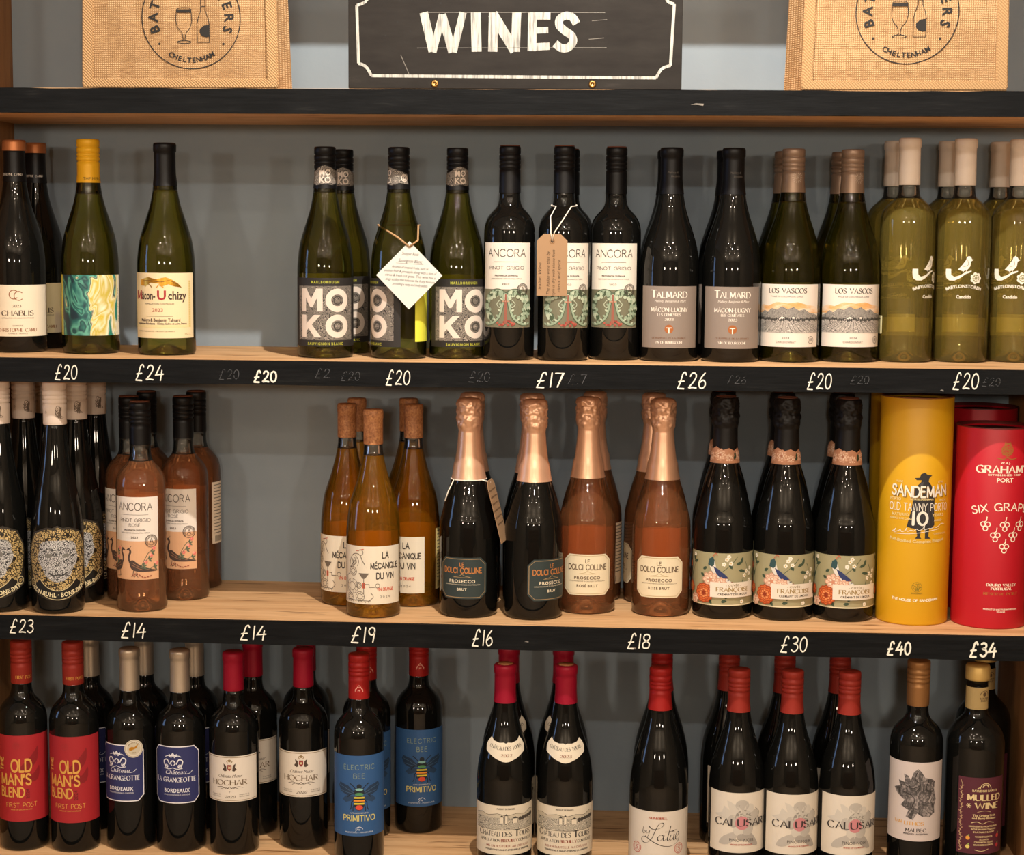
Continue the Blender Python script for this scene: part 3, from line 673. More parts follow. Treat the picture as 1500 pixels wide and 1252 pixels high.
@art('talmard')
def _(a):
    W, N = '#e9dfd2', '#6f4a36'
    a.text('T', -23, 91, 10.5, W, 's', w=9); a.text('ALMARD', 4, 91, 8.4, W, 's', w=44, t=.2); a.text('Mallory, Benjamin & Marc', 1, 84.5, 3.3, W, 'i', w=46)
    a.text('MÂCON-LUGNY', 0, 71, 5.8, W, 's', w=54, t=.2); a.text('LES GENIÈVRES', 0, 65, 3.4, W, 's', w=33); a.text('2023', 0, 58.5, 3.4, W, 's', w=12)
    a.disc(0, 46.5, 6.2, '#9c5a2a', n=24); a.up(); a.rect(-3.8, 3.8, 47.5, 48.7, W); a.rect(-.8, .8, 40.4, 48.7, W)
    a.text('CE RAPPELLE DE LA FRANCE', 0, 32.5, 2.5, N, 's', w=50); a.text('VIN DE BOURGOGNE', 0, 26, 3, W, 's', w=40)
@art('vascos')
def _(a):
    D, Gy = '#2f2a28', '#8d8781'
    a.text('LOS VASCOS', 1, 98.5, 7, D, 's', w=56, t=.2); a.text('VALLE DE COLCHAGUA, CHILE', 0, 92.6, 2.1, D, 'r', w=46)
    a.poly([(-53, 70), (-53, 78), (-40, 82), (-28, 80), (-14, 86), (2, 84), (16, 86), (30, 82), (44, 80), (53, 76), (53, 70)], 'sunset_wash'); a.up()
    a.poly([(-53, 62), (-53, 66), (-44, 69), (-36, 74), (-30, 71), (-22, 77), (-14, 75), (-6, 80), (2, 76), (10, 79), (18, 74), (26, 76), (34, 71), (44, 69), (53, 66), (53, 62)], 'hill_hatch')
    a.rect(-53, 53, 42, 63, 'field_hatch'); a.up()
    r = random.Random(5)
    for i in range(40):
        x = -52+i*2.7; a.disc(x, 61+r.uniform(-1, 1.5), 1.5, '#3d3b38', ry=2.4, n=7)
    for i in range(-9, 10): a.line([(i*3.2, 58), (i*7.5, 43)], .5, '#4c4a47')
    a.poly([(-14, 61), (-6, 66), (4, 62), (10, 66), (20, 60)], '#d9d1c7'); a.line([(-14, 61), (-6, 66), (4, 62), (10, 66), (20, 60)], .6, D)
    a.text('2024', 0, 33.5, 2.8, D, 'r', w=11, sp=.15); a.text('CHARDONNAY', 0, 27.5, 2.8, D, 'r', w=29, sp=.15); a.ring(38, 32, 5, .6, D); a.text('LR', 38, 30, 4, D, 'm', w=5)
@art('babylon')
def _(a):
    W = '#e6e1d2'
    a.poly([(-27, 134), (-19, 134), (-18.5, 126), (-14, 122.5), (-6, 125), (2, 130), (10, 132), (10, 130), (2, 127), (-6, 121), (-13, 117.5), (-21, 117.5), (-26, 121), (-27, 127)], W)
    a.poly([(-9, 133), (-2, 131), (4, 133), (8, 138), (9, 145), (13, 147.5), (10, 148), (9, 151), (6, 152.5), (3, 151), (2, 147), (-3, 140)], W)
    for x in (-1, 3): a.line([(x, 133), (x-1, 129)], .8, W)
    a.up(); a.line([(-2, 137), (5, 140), (4, 147)], .7, '#8d8768', smooth=3)
    for i in range(7): t = 2*pi*i/7; a.disc(17+5.6*cos(t), 121+5.6*sin(t), 3, W, n=10)
    a.up(); a.disc(17, 121, 5.2, '#8f8962', n=14); a.up()
    for i in range(7): t = 2*pi*i/7; a.disc(17+3*cos(t), 121+3*sin(t), 1.2, W, n=7)
    a.text('BABYLONSTOREN', 0, 107.5, 4.2, W, 'b', w=52, arc=75); a.text('Candido', 0, 92, 4.6, W, 'b', w=21)
@art('buhl')
def _(a):
    G, S, K, C = 'gold_doodle', 'silver_doodle', '#15130f', '#c9b98c'
    a.poly([(0, 127), (7, 123), (14, 124), (26, 121), (37, 117), (41, 108), (48, 97), (50, 84), (47, 68), (43, 55), (34, 42), (22, 33), (8, 28), (0, 27)], G, mirror=True); a.up()
    a.poly([(0, 108), (12, 108), (22, 106), (27, 101), (28, 90), (31, 84), (28, 74), (22, 66), (18, 56), (9, 49), (0, 47)], S, mirror=True); a.up()
    for sx in (-1, 1): a.disc(sx*12, 86, 4.4, '#6d6a64', ry=3, n=12); a.line([(sx*5, 94), (sx*13, 96), (sx*22, 91)], 1, '#4a4946', smooth=3)
    a.line([(-3, 76), (0, 72), (3, 76)], 1.6, '#4a4946'); a.line([(-13, 61), (-6, 57), (0, 58), (6, 57), (13, 61)], 2.2, '#3b3a38', smooth=4)
    a.ring(0, 118, 52, 14, C, ry=90, a0=232, a1=308, n=26); a.up(); a.ring(0, 118, 52, 12, K, ry=90, a0=232, a1=308, n=26)
    for sx in (-1, 1): a.ring(sx*42, 45, 5.5, 1.2, C); a.disc(sx*42, 45, 3, G, n=10)
    a.up(); a.text('VON BUHL · BONE DRY', 0, 25.5, 6, '#ddd0a8', 'b', w=88, arc=-88, sp=.1)
def buhl_cap(a):
    a.text('B', -14, 290, 3, '#8a7a6a', 'm', w=2.5); a.scribble(5, 292, 5, 9, .7, '#6a5a4c', 26, 4); a.scribble(9, 286, 4, 5, .6, '#6a5a4c', 12, 8)
@art('orange')
def _(a):
    D, L, Rd = '#3f362e', '#6d6256', '#c4553a'
    a.text('LA', 20, 88, 8.5, D, 'm', w=9.5, t=.2); a.text('MÉCANIQUE', 20, 73, 8, D, 'm', w=44, t=.2); a.text('DU VIN', 20, 58, 8.5, D, 'm', w=27, t=.2)
    a.text('VIN ORANGE', 20, 40.5, 4.4, Rd, 'm', w=25, t=.22); a.text('2024', 20, 30, 3.4, L, 'r', w=17, sp=.3)
    gear(a, -32, 46, 11, L); gear(a, -18, 32, 7, L); gear(a, -30, 68, 6.5, L); gear(a, -36, 30, 6, L); gear(a, -20, 48, 4.5, L)
    a.line([(-38, 74), (-34, 88), (-26, 94), (-18, 92), (-14, 84), (-10, 78)], 1, L, smooth=4); a.line([(-26, 92), (-20, 84), (-22, 76)], .9, L, smooth=3); a.ring(-17, 96, 4, .8, L); a.line([(-24, 98), (-12, 101)], 1.1, Rd)
    a.poly([(-20, 66), (-4, 66), (-10, 58), (-14, 58)], L); a.line([(-12, 58), (-12, 36)], 1, L); a.rect(-14, -10, 44, 52, Rd)
    a.line([(-10, 50), (-4, 50), (-4, 46), (4, 46)], .9, L); a.ring(8, 48, 3, .8, L); a.line([(-46, 26), (-2, 26)], .9, L); a.line([(-4, 26), (2, 32), (-2, 38)], .9, L, smooth=3)
    for i in range(9): a.line([(-46+i*5, 26), (-44+i*5, 23)], .7, L)
    a.scribble(-30, 80, 7, 8, .6, L, 14, 2); a.line([(-44, 36), (-44, 60), (-38, 64)], 1, L)
def dolci(dark):
    def f(a):
        A1 = '#b8753c' if dark else '#5e4936'; B1 = '#ded2b8' if dark else '#5e4936'; rm = '#a68a62' if dark else '#b7a27a'
        o = [(-26, 30.8), (26, 30.8), (34.6, 39), (34.6, 79), (26, 86.8), (-26, 86.8), (-34.6, 79), (-34.6, 39)]
        a.line(o, .7, rm, closed=True)
        a.text('LE', 0, 76.5, 5, A1, 'm', w=6, t=.17); a.text('DOLCI COLLINE', 0, 66.5, 7.4, A1, 'm', w=58, t=.18)
        a.line([(-12, 60.5), (-4, 62), (0, 64.5), (5, 62), (12, 60.5)], .6, rm, smooth=3); a.line([(-14, 60), (14, 60)], .4, rm)
        a.text('PROSECCO', 0, 52.2, 4.2, B1, 'b', w=40, sp=.12); a.text('DENOMINAZIONE DI ORIGINE CONTROLLATA', 0, 48.6, 1.6, B1, 'r', w=54)
        a.text('BRUT' if dark else 'ROSÉ BRUT', 0, 40.8, 3.6, B1, 'b', w=15 if dark else 32, sp=.15)
    return f
ART['prosecco'] = dolci(True); ART['proros'] = dolci(False)
@art('francoise')
def _(a):
    OR = ('#a0431c', '#cb6733', '#dc8b55'); PE = ('#c4937a', '#e2bfa4', '#ecd4be'); G = '#3a4a38'; W = '#e8e2d2'
    a.rect(-65, 65, 20.3, 22, '#d9cfae')
    for x, y, L, an in ((20, 80, 12, 20), (24, 72, 13, -10), (28, 82, 10, 70), (14, 74, 9, 120), (-58, 60, 12, 60), (-40, 84, 12, 200), (-52, 90, 10, 300), (54, 88, 9, 40), (-20, 30, 10, -60), (-2, 26, 9, 10), (4, 30, 9, 60), (56, 60, 10, 80), (-30, 72, 8, 30), (-34, 66, 8, 330)):
        a.leaf(x, y, L, 4.6, an, G)
    for pts in ([(0, 70), (14, 82), (22, 92)], [(30, 52), (34, 64), (40, 74), (36, 84)], [(-60, 50), (-52, 70), (-44, 82)]): a.line(pts, .8, G, smooth=4)
    for x, y in ((6, 88), (12, 82), (2, 81), (9, 92), (38, 70), (44, 66), (34, 64), (46, 74), (56, 34), (30, 26), (44, 56), (-46, 92)):
        for i in range(5): t = 2*pi*i/5; a.disc(x+1.9*cos(t), y+1.9*sin(t), 1.4, W, n=7)
        a.up(); a.disc(x, y, .9, '#c9a23c', n=6)
    a.up()
    # blue bird with a long barred tail
    a.poly([(-20, 86), (-17, 91), (-13, 90), (-11, 84), (-9, 76), (-4, 70), (4, 62), (12, 56), (20, 48), (24, 42), (18, 42), (8, 50), (-2, 58), (-10, 64), (-16, 72), (-19, 79)], '#d8d2c6'); a.up()
    a.poly([(-21, 80), (-19, 89), (-14, 92), (-11.5, 87), (-12, 80), (-15, 77)], '#2c4a4c'); a.line([(-14, 92), (-10, 97), (-7, 94)], 1, '#b9543a', smooth=3)
    a.poly([(-13, 78), (-6, 74), (4, 66), (9, 61), (4, 60), (-4, 62), (-9, 68)], '#2a3560')
    for i in range(6): a.line([(4+i*3.2, 60-i*3), (8+i*3.2, 62-i*3.2)], .9, ('#8a3a30', '#2a3560')[i % 2])
    for x, y, r in ((-62, 76, 6), (-56, 44, 9), (62, 44, 8)): a.flower(x, y, r, OR, 9)
    a.flower(-17, 58, 13, PE, 8, '#c98a6a'); a.flower(-2, 54, 9, PE, 8, '#c98a6a'); a.flower(-27, 38, 15, OR, 12, '#8a3418'); a.flower(-44, 28, 8, PE, 7, '#c98a6a')
    a.up(); a.rect(-17, 49, 33, 55, '#ded4c4'); a.up()
    a.text('- CUVÉE -', 16, 49.4, 2.8, '#8a7a5a', 'b', w=22, sp=.2); a.text('FRANÇOISE', 16, 41.6, 6, '#94793c', 's', w=48, t=.2); a.text('CRÉMANT DE LIMOUX', 16, 36, 2.9, '#3c342c', 'b', w=44, sp=.1)
def fran_neck(a):
    a.leaf(14, 236, 7, 3, 60, '#3a4a38'); a.leaf(17, 232, 6, 3, 100, '#3a4a38'); a.leaf(-18, 234, 7, 3, 100, '#3a4a38')
    a.flower(-7, 237, 9.5, ('#c98f70', '#e6c0a2', '#f0d6c0'), 9, '#b9785a'); a.flower(6, 233, 6.5, ('#c98f70', '#ecccb0', '#f0d6c0'), 8, '#b9785a'); a.flower(-22, 235, 8, ('#c98f70', '#e6c0a2', '#f0d6c0'), 8, '#b9785a'); a.flower(22, 236, 8, ('#c98f70', '#e6c0a2', '#f0d6c0'), 8, '#b9785a'); a.leaf(13, 230, 10, 3.4, 70, '#33422f'); a.leaf(16, 232, 9, 3, 100, '#33422f')
@art('oldman')
def _(a):
    G, Dk = 'gold_ink', '#7d171c'
    a.poly([(28, 157), (24, 152), (14, 140), (2, 128), (4, 120), (12, 122), (24, 132), (28, 142)], Dk, smooth=3); a.poly([(8, 120), (20, 116), (30, 128), (28, 108), (14, 104), (2, 108)], Dk, smooth=3)
    a.poly([(-46, 140), (-38, 128), (-30, 124), (-44, 118), (-50, 126)], Dk, smooth=2)
    a.up(); a.text('THE', -25.5, 131.5, 7.5, G, 'B', w=20, rot=pi/2, anchor=.5)
    a.text('OLD', 3, 121, 17.5, G, 'm', w=29, t=.2); a.text("MAN'S", -7, 101, 15.5, G, 'm', w=47, t=.19); a.text('BLEND', -12, 83, 13.5, G, 'm', w=37, t=.19)
    a.text('2024', 14, 87, 4.8, '#6d1318', 'b', w=15, rot=pi/2); a.text('FIRST POST', 2, 67, 6.5, G, 'n', w=46, t=.1); a.text('WINE OF SOUTH AFRICA', 2, 62.5, 1.8, G, 'r', w=32)
    a.ring(-4, 160, 4.5, .5, '#8d2a2a'); a.text('FP', -4, 158, 4, '#8d2a2a', 'm', w=4.5)
def oldman_cap(a): a.text('FIRST POST', 7, 255, 4.4, 'gold_ink', 's', w=26)
@art('grangeotte')
def _(a):
    W = '#d9d8dc'
    a.disc(-3, 136, 4.2, W, n=10); a.up(); a.poly([(-3, 139), (-6, 136), (-3, 131), (0, 136)], '#2b2f5c'); a.lay -= 1
    for sx in (-1, 1):
        a.line([(-3+sx*5, 134), (-3+sx*9, 141), (-3+sx*14, 139), (-3+sx*13, 133), (-3+sx*8, 130)], 1.7, W, smooth=4); a.line([(-3+sx*2, 144), (-3+sx*7, 147), (-3+sx*12, 145)], 1, W, smooth=3)
        a.ring(-3+sx*10, 131, 2.4, .9, W); a.line([(-3, 129), (-3+sx*6, 127), (-3+sx*14, 128)], 1, W, smooth=3)
    a.poly([(-9, 146), (-9, 150), (-6, 148), (-3, 152), (0, 148), (3, 150), (3, 146)], W)
    a.text('Château', 0, 119, 6.6, W, 'i', w=32, shear=.35); a.line([(16, 119), (22, 120), (26, 124)], .7, W, smooth=3)
    a.text('LA GRANGEOTTE', 0, 107.5, 6.6, W, 's', w=62, t=.2); a.text('BORDEAUX', 2, 91.5, 5.6, W, 'b', w=39, sp=.08); a.text('APPELLATION BORDEAUX CONTRÔLÉE', 2, 87, 2, W, 'r', w=40)
@art('hochar')
def _(a):
    D, Gd = '#54483e', '#8a744e'
    a.rect(-46.5, 46.5, 83, 83.7, Gd); a.rect(-46.5, 46.5, 147.5, 148.3, Gd)
    a.poly([(-3, 137), (3, 137), (3.2, 131), (0, 127.5), (-3.2, 131)], '#8a2a26'); a.text('M', 0, 131, 3.5, '#d9c9a0', 'b', w=3.5)
    for sx in (-1, 1):
        a.poly([(sx*4, 128), (sx*5, 136), (sx*9, 139), (sx*8, 133), (sx*10.5, 130), (sx*7, 127)], '#4a3a30'); a.line([(sx*2, 139), (sx*4, 142), (sx*1, 144)], 1, Gd, smooth=3)
    a.disc(0, 143, 2.2, Gd, n=8); a.text('Château Musar', 0, 118, 4.6, D, 'i', w=36, shear=.35)
    a.text('HOCHAR', -1, 106.5, 7.6, '#6a5438', 's', w=53, t=.17)
    a.line([(-20, 102), (-12, 104), (-4, 101), (0, 104), (4, 101), (12, 104), (20, 102)], .7, D, smooth=4); a.line([(-14, 100), (-6, 103), (0, 100.5), (6, 103), (14, 100)], .6, D, smooth=4)
    a.text('7', 0, 94.5, 2.6, D, 'r'); a.text('2020', 0, 87, 3.8, D, 'i', w=16)
    for sx in (-1, 1): a.text('Proprietor G.', sx*22, 91, 2, D, 'r', w=16); a.text('Hochar Liban', sx*22, 88, 2, D, 'r', w=16)
@art('bee')
def _(a):
    E, P, K = '#7f9180', '#d2c870', '#1b232c'
    a.text('ELECTRIC', 0, 142, 7, E, 'n', w=46, t=.11, sp=.1); a.text('BEE', 0, 129, 7, E, 'n', w=16, t=.13, sp=.1)
    for sx in (-1, 1):
        a.poly([(sx*5, 107), (sx*16, 118), (sx*30, 122), (sx*33, 117), (sx*28, 108), (sx*16, 103)], '#22364f'); a.poly([(sx*6, 104), (sx*20, 103), (sx*26, 97), (sx*20, 93), (sx*9, 97)], '#28405e')
        for P2 in ([(4, 112), (9, 118), (14, 122)], [(6, 106), (12, 106), (17, 101)], [(6, 98), (11, 94), (12, 85), (14, 82)], [(6, 94), (9, 86), (9, 80)]): a.line([(sx*x, y) for x, y in P2], 1.3, K)
        a.up(); a.line([(sx*8, 108), (sx*20, 114), (sx*31, 118)], .5, '#4d6c8e'); a.line([(sx*8, 106), (sx*18, 108), (sx*28, 110)], .5, '#4d6c8e'); a.lay -= 1
    a.up(); a.disc(0, 117, 3.8, K, n=10)
    a.disc(0, 109, 7.2, K, ry=6.5, n=18); a.disc(0, 97, 8.6, K, ry=6, n=18); a.disc(0, 91, 7.4, K, ry=9.5, n=18); a.up()
    a.disc(0, 112.5, 5.6, '#7fb0a8', ry=2, n=12); a.disc(0, 105.5, 6.2, '#4f8a58', ry=2.4, n=12)
    for y, w, c in ((100.5, 7.6, '#d2bf3c'), (96, 8, '#e08a2c'), (91.5, 7.3, '#d9c43c')): a.rect(-w, w, y-1.2, y+1.2, c)
    a.disc(0, 86, 5.4, '#d24a34', ry=3.6, n=12)
    a.text('APPASSIMENTO', 0, 76.5, 2, '#c9c9c0', 'r', w=27); a.text('PRIMITIVO', 0, 66, 8, P, 'm', w=47, t=.16)
    a.ring(0, 51.5, 5.5, .8, '#c9d0d8', a0=20, a1=160, n=14); a.line([(-5.5, 50), (0, 57)], .6, '#c9d0d8'); a.text('PF', 0, 51.5, 2, '#c9d0d8', 'b', w=3.5); a.text('PRIMITIVO - MANDURIA', 0, 47.5, 2.2, '#c9d0d8', 'r', w=42)
def bee_cap(a): a.ring(0, 252, 6, .7, '#e0a090', a0=10, a1=170, n=16); a.line([(-6, 251), (0, 261), (6, 251)], .6, '#e0a090', smooth=3); a.text('PF', 0, 252, 2.2, '#e0a090', 'b', w=4)
@art('tours')
def _(a):
    D, Br = '#423c36', '#8d4c3c'
    a.text('PRODUIT DE FRANCE', 0, 89, 2.2, D, 'b', w=26)
    a.rect(-50, 50, 59, 77, 'view_hatch'); a.poly([(-50, 77), (-50, 80), (-38, 83), (-26, 80), (-12, 83), (2, 80), (16, 83), (30, 81), (42, 86), (50, 84), (50, 77)], '#bfb5a0'); a.up()
    a.line([(-50, 80), (-38, 83), (-26, 80), (-12, 83), (2, 80), (16, 83), (30, 81), (42, 86), (50, 84)], .6, D)
    for x, w, h in ((-8, 5, 9), (-1, 4, 11), (10, 8, 7)): a.rect(x, x+w, 69, 69+h, '#d8cdb8'); a.line([(x, 69), (x, 69+h), (x+w, 69+h), (x+w, 69)], .5, D); a.poly([(x-.5, 69+h), (x+w/2, 72+h), (x+w+.5, 69+h)], D)
    for x in range(22, 50, 5): a.disc(x, 72+.12*x, 3, D, n=8)
    a.line([(-50, 59), (50, 59)], .5, D)
    a.text('C', -39, 49.5, 9, D, 's'); a.text('HÂTEAU', -21.5, 49.5, 6.8, D, 's', w=26); a.text('DES', 2.5, 49.5, 6.8, D, 's', w=13); a.text('T', 17, 49.5, 9, D, 's', w=8); a.text('OURS', 32, 49.5, 6.8, D, 's', w=21)
    a.text('APPELLATION', -24, 41.5, 4, D, 's', w=32); a.text('BROUILLY', 6, 41.5, 4.2, Br, 's', w=24, t=.24); a.text('CONTRÔLÉE', 33, 41.5, 4, D, 's', w=27)
    a.text('MIS EN BOUTEILLE AU CHÂTEAU', 4, 33.5, 3, Br, 's', w=66); a.text('VIGNERONS A SAINT-ETIENNE LA VARENNE', 4, 28.5, 2.2, D, 'b', w=70)
@art('latue')
def _(a):
    D, Rd = '#403a35', '#a4513f'
    a.text('SENSIBEL', 0, 80.5, 3.2, Rd, 's', w=27, t=.26)
    L = [[(-13, 70), (-9, 66.5), (-3, 66), (4, 68.5), (8, 72.5), (7, 75.5), (3, 75), (-1, 70), (-5, 61), (-9, 52), (-14, 46.5), (-20, 45), (-24, 48), (-23, 53), (-18, 54), (-11, 50), (-3, 45.5), (8, 41.5), (20, 41), (29, 45), (32, 49)],
         [(8, 56.5), (4, 58), (0, 54.5), (0, 50.5), (3, 49.5), (7, 53), (8.5, 57), (7.5, 51.5), (9, 49.5), (12, 52)], [(19, 71), (16.5, 62), (13.5, 52), (15, 49.5), (18, 52)], [(10, 62), (18, 62.5), (28, 64.5)],
         [(19.5, 58), (17.5, 52), (19, 49.5), (23, 53), (24.5, 58), (23, 51.5), (24.5, 49.5), (26.5, 51)], [(26, 53), (31, 56), (32.5, 59.5), (30, 60.5), (27, 56), (27, 51), (30, 49.5), (34, 52.5)],
         [(21, 61), (22.5, 63.5), (24.5, 61.5)], [(-21.5, 68), (-22.5, 61), (-21, 58.5), (-18.5, 60.5), (-19.5, 63), (-22, 62)], [(-16.5, 63), (-17, 59.5), (-14.5, 60), (-12, 63.5), (-14, 56), (-17, 53.5), (-18, 55.5)]]
    for i, q in enumerate(L): a.line(q, 1.5 if i < 7 else 1, D, smooth=5, nib=radians(25))
    for x in (-33, 33): a.ring(x, 36, 7.5, .9, '#b9564a'); a.ring(x, 36, 5.4, .5, '#b9564a'); a.text('S', x, 33, 6, '#b9564a', 's')
@art('calusari')
def _(a):
    D, g1, g2, g3 = '#4a4340', '#b4ada3', '#c8c1b5', '#a39c93'
    a.poly([(-30, 84), (-42, 88), (-30, 92), (-26, 102), (-18, 96), (-22, 110), (-10, 104), (-4, 92), (-14, 82)], g2, smooth=2); a.poly([(12, 92), (24, 98), (28, 84), (40, 78), (26, 72), (16, 76)], g1, smooth=2)
    a.poly([(-6, 66), (-26, 58), (-34, 46), (-20, 46), (-8, 56)], g1, smooth=3); a.poly([(2, 60), (14, 46), (26, 44), (20, 56), (10, 66)], g3, smooth=3); a.up()
    for x, y, r, c in ((0, 104, 10, g1), (10, 98, 9, g2), (-8, 94, 10, g2), (14, 84, 10, g1), (-12, 80, 10, g1), (2, 88, 12, 'grey_petals'), (-4, 66, 9, g2), (9, 68, 9, g1), (0, 57, 7, g3)):
        a.disc(x, y, r, c, ry=r*.8, n=14, rot=x*.1)
    for P2 in ([(-8, 98), (0, 108), (10, 102)], [(-14, 84), (-6, 92), (2, 98)], [(16, 90), (8, 82), (12, 74)], [(-12, 72), (-2, 62), (8, 60)], [(20, 100), (28, 92), (24, 84)]): a.line(P2, .8, '#8f8981', smooth=4)
    a.up(); a.disc(0, 78, 10, '#c48084', n=26); a.up()
    a.text('CALUSARI', 0, 73.5, 10, '#36302e', 's', w=80, t=.19); a.text('PINOT NOIR', 0, 50.5, 4.6, D, 'r', w=36); a.text('WINE OF ROMANIA', 0, 45, 2.2, Rd if False else '#a44a3c', 'b', w=32, sp=.1)
@art('malbec')
def _(a):
    a.poly([(-6, 146), (-2, 158), (4, 163), (9, 158), (14, 150), (24, 148), (30, 144), (29, 132), (33, 118), (30, 108), (31, 98), (22, 92), (12, 93), (4, 98), (-2, 88), (-12, 92), (-8, 102), (-20, 108), (-14, 116), (-26, 124), (-32, 132), (-22, 136), (-24, 144), (-14, 142), (-16, 154), (-10, 152)], 'rock_ink'); a.up()
    for P2 in ([(4, 160), (0, 148), (8, 140), (2, 130)], [(-14, 138), (-4, 134), (6, 138)], [(20, 146), (16, 134), (24, 128), (20, 118)], [(-20, 128), (-8, 126), (0, 118), (-4, 106)], [(28, 122), (24, 116), (28, 108)]): a.line(P2, 1, '#2b2827', smooth=4)
    a.text('TAN', -24, 82, 4, 'gold_ink', 's', w=12); a.text('LITHOS', 0, 80.5, 5, 'gold_ink', 's', w=27, t=.2); a.text('MALBEC', 3, 70.5, 5, '#4a4240', 's', w=29, t=.2); a.text('MENDOZA · ARGENTINA', 3, 66.5, 2.1, '#4a4240', 'b', w=35)
@art('mulled')
def _(a):
    C = '#d2bd8c'
    a.text('BAYLEIGH BARLEY', 3, 131.5, 3, C, 'b', w=38); a.ring(3, 136, 8, .9, C, a0=0, a1=180, n=16); a.ring(3, 138, 4, 1.6, C, a0=0, a1=180, n=12); a.line([(-9, 136), (-4, 139)], .9, C)
    a.text('MULLED', 3, 119, 8.5, C, 's', w=50, t=.26); a.text('WINE', 7, 107, 8.5, C, 's', w=36, t=.26)
    for t in range(6): an = pi*t/3; a.line([(-20, 111), (-20+3.5*cos(an), 111+3.5*sin(an))], 1, C)
    a.line([(-8, 102), (2, 104), (12, 102)], .5, C, smooth=3)
    a.text('The Original Fruit', 3, 95.5, 3, C, 'b', w=34); a.text('and Berry Blossom', 3, 91.5, 3, C, 'b', w=36)
    a.line([(-16, 86), (-8, 88), (0, 85), (8, 88), (18, 86)], .9, C, smooth=4)
    for i, s in enumerate(('HANDCRAFTED FROM THE FINEST', 'IN THE BAVARIAN TRADITION', 'BY A FAMILY BAKERY')): a.text(s, 3, 80-i*4.2, 2.2, C, 'b', w=44-i*6)
    for i, s in enumerate(('WARMING SPICES', 'ALCOHOL', 'CINNAMON, CLOVE', 'ORANGES & LEMON')): a.text(s, 3, 65-i*4, 2.2, C, 'b', w=(26, 14, 28, 30)[i])
    for x, y, c in ((-20, 64, '#d9923c'), (26, 66, '#b9403c'), (-20, 51, '#d9c46a'), (26, 52, '#b0303a')): a.disc(x, y, 3, c, n=12); a.leaf(x, y+2, 4, 2, 60, '#8a9a50')
    pts = [(-31+1.2*sin(i*.9), 44+i*2.2) for i in range(48)]; a.line(pts, .5, C)
    for i in range(0, 44): a.leaf(pts[i][0], pts[i][1], 3, 1.3, 30 if i % 2 else 150, '#b08a6a')
    a.line([(-10, 47), (0, 45), (10, 48)], .8, C, smooth=3)
def mulled_neck(a): a.disc(6, 266, 3, '#5a4630', n=8); a.ring(6, 264, 7, .9, '#5a4630', a0=10, a1=170, n=14); a.text('BAYLEIGH', 6, 259, 2.6, '#5a4630', 'b', w=15); a.text('BARLEY', 6, 255.5, 2.6, '#5a4630', 'b', w=12)
def vascos_cap(a):
    for i in range(14): t = 2*pi*i/14; a.line([(8+4.5*cos(t), 262+4.5*sin(t)), (8+8*cos(t), 262+8*sin(t))], .8, '#b8a594')
    a.text('LR', 8, 260, 4.5, '#b8a594', 'm', w=5)
def talmard_cap(a): a.text('Mallory &', 2, 266, 3, '#5a5550', 'i', w=16); a.text('Benjamin', 6, 261, 3, '#5a5550', 'i', w=14)
def marble_cap(a): a.text('THE MERGER', 10, 251.5, 4.4, '#5a4512', 'r', w=36)
def chablis_cap(a): a.text('CHRISTOPHE CAMU', -8, 258, 3, '#cfc8be', 's', w=38)

# ------------------------------------------------------------------ kinds of bottle
K = {}
def kind(name, **kw): K[name] = kw
kind('chablis', prof=burg(42, 309), glass='black_glass', cap=capsule(15.2, 250, 309), capm='cap_black', capart=chablis_cap, top=('cap_copper', [(17.1, 294), (17.1, 306), (16.2, 309.5), (0, 309.6)]), sheet=lambda: sheet_rect(-62, 62, 24, 99, '#ddd0b8'))
kind('marble', prof=burg(41.5, 311), glass='wine_in_green_glass', neck='green_neck_glass', fill=232, cap=screw(15.8, 249, 311), capm='cap_yellow', capart=marble_cap, sheet=lambda: marble_sheet(), back=(-24, 24, 30, 112, '#d9cf6a'))
kind('uchizy', prof=burg(42, 306), glass='wine_in_green_glass', neck='green_neck_glass', fill=238, cap=capsule(15.2, 245, 306), capm='cap_black', sheet=lambda: sheet_rect(-60, 60, 25, 119, '#e2cfa6'), back=(-24, 24, 30, 100, '#ded2b0'))
kind('moko', prof=burg(40.5, 301), glass='wine_in_green_glass', neck='green_neck_glass', fill=236, cap=screw(14.8, 242, 301), capm='cap_black', capart=moko_cap, sheet=lambda: sheet_rect(-56, 55, 17, 114.5, '#262321'), back=(-50, 50, 24, 119, '#dfe04a'))
kind('ancora', prof=shoulder(36.5, 303, 178, 222, 14.8), glass='black_glass', cap=screw(14.6, 238, 303), capm='cap_black', top=('cap_brown_top', [(14.4, 303.1), (13.8, 304.4), (0, 304.5)]), sheet=lambda: sheet_rect(-39.2, 38.5, 46.7, 166.7, '#dfd6c8'))
kind('talmard', prof=burg(42, 303), glass='black_glass', cap=capsule(15.2, 238, 303), capm='cap_black', capart=talmard_cap, sheet=lambda: sheet_rect(-47, 47, 19.6, 107, '#86796f'))
kind('vascos', prof=burg(42.5, 303), glass='wine_in_green_glass', neck='green_neck_glass', fill=228, cap=screw(15.6, 242, 303), capm='cap_taupe', capart=vascos_cap, sheet=lambda: sheet_rect(-53, 53, 22, 111, '#e0d5c8'), back=(-50, 50, 22, 108, '#dfe04a'))
kind('babylon', prof=shoulder(39.2, 320, 198, 238, 14.6, 4), glass='pale_wine', neck='clear_neck_glass', fill=234, cap=capsule(14.8, 254, 320), capm='cap_white_satin', back=(-50, 50, 40, 66, '#e6dfae'), direct=True)
kind('buhl', prof=PROF['flute'], glass='black_glass', cap=screw(16.4, 274, 335), capm='cap_white', capart=buhl_cap, sheet=lambda: buhl_sheet())
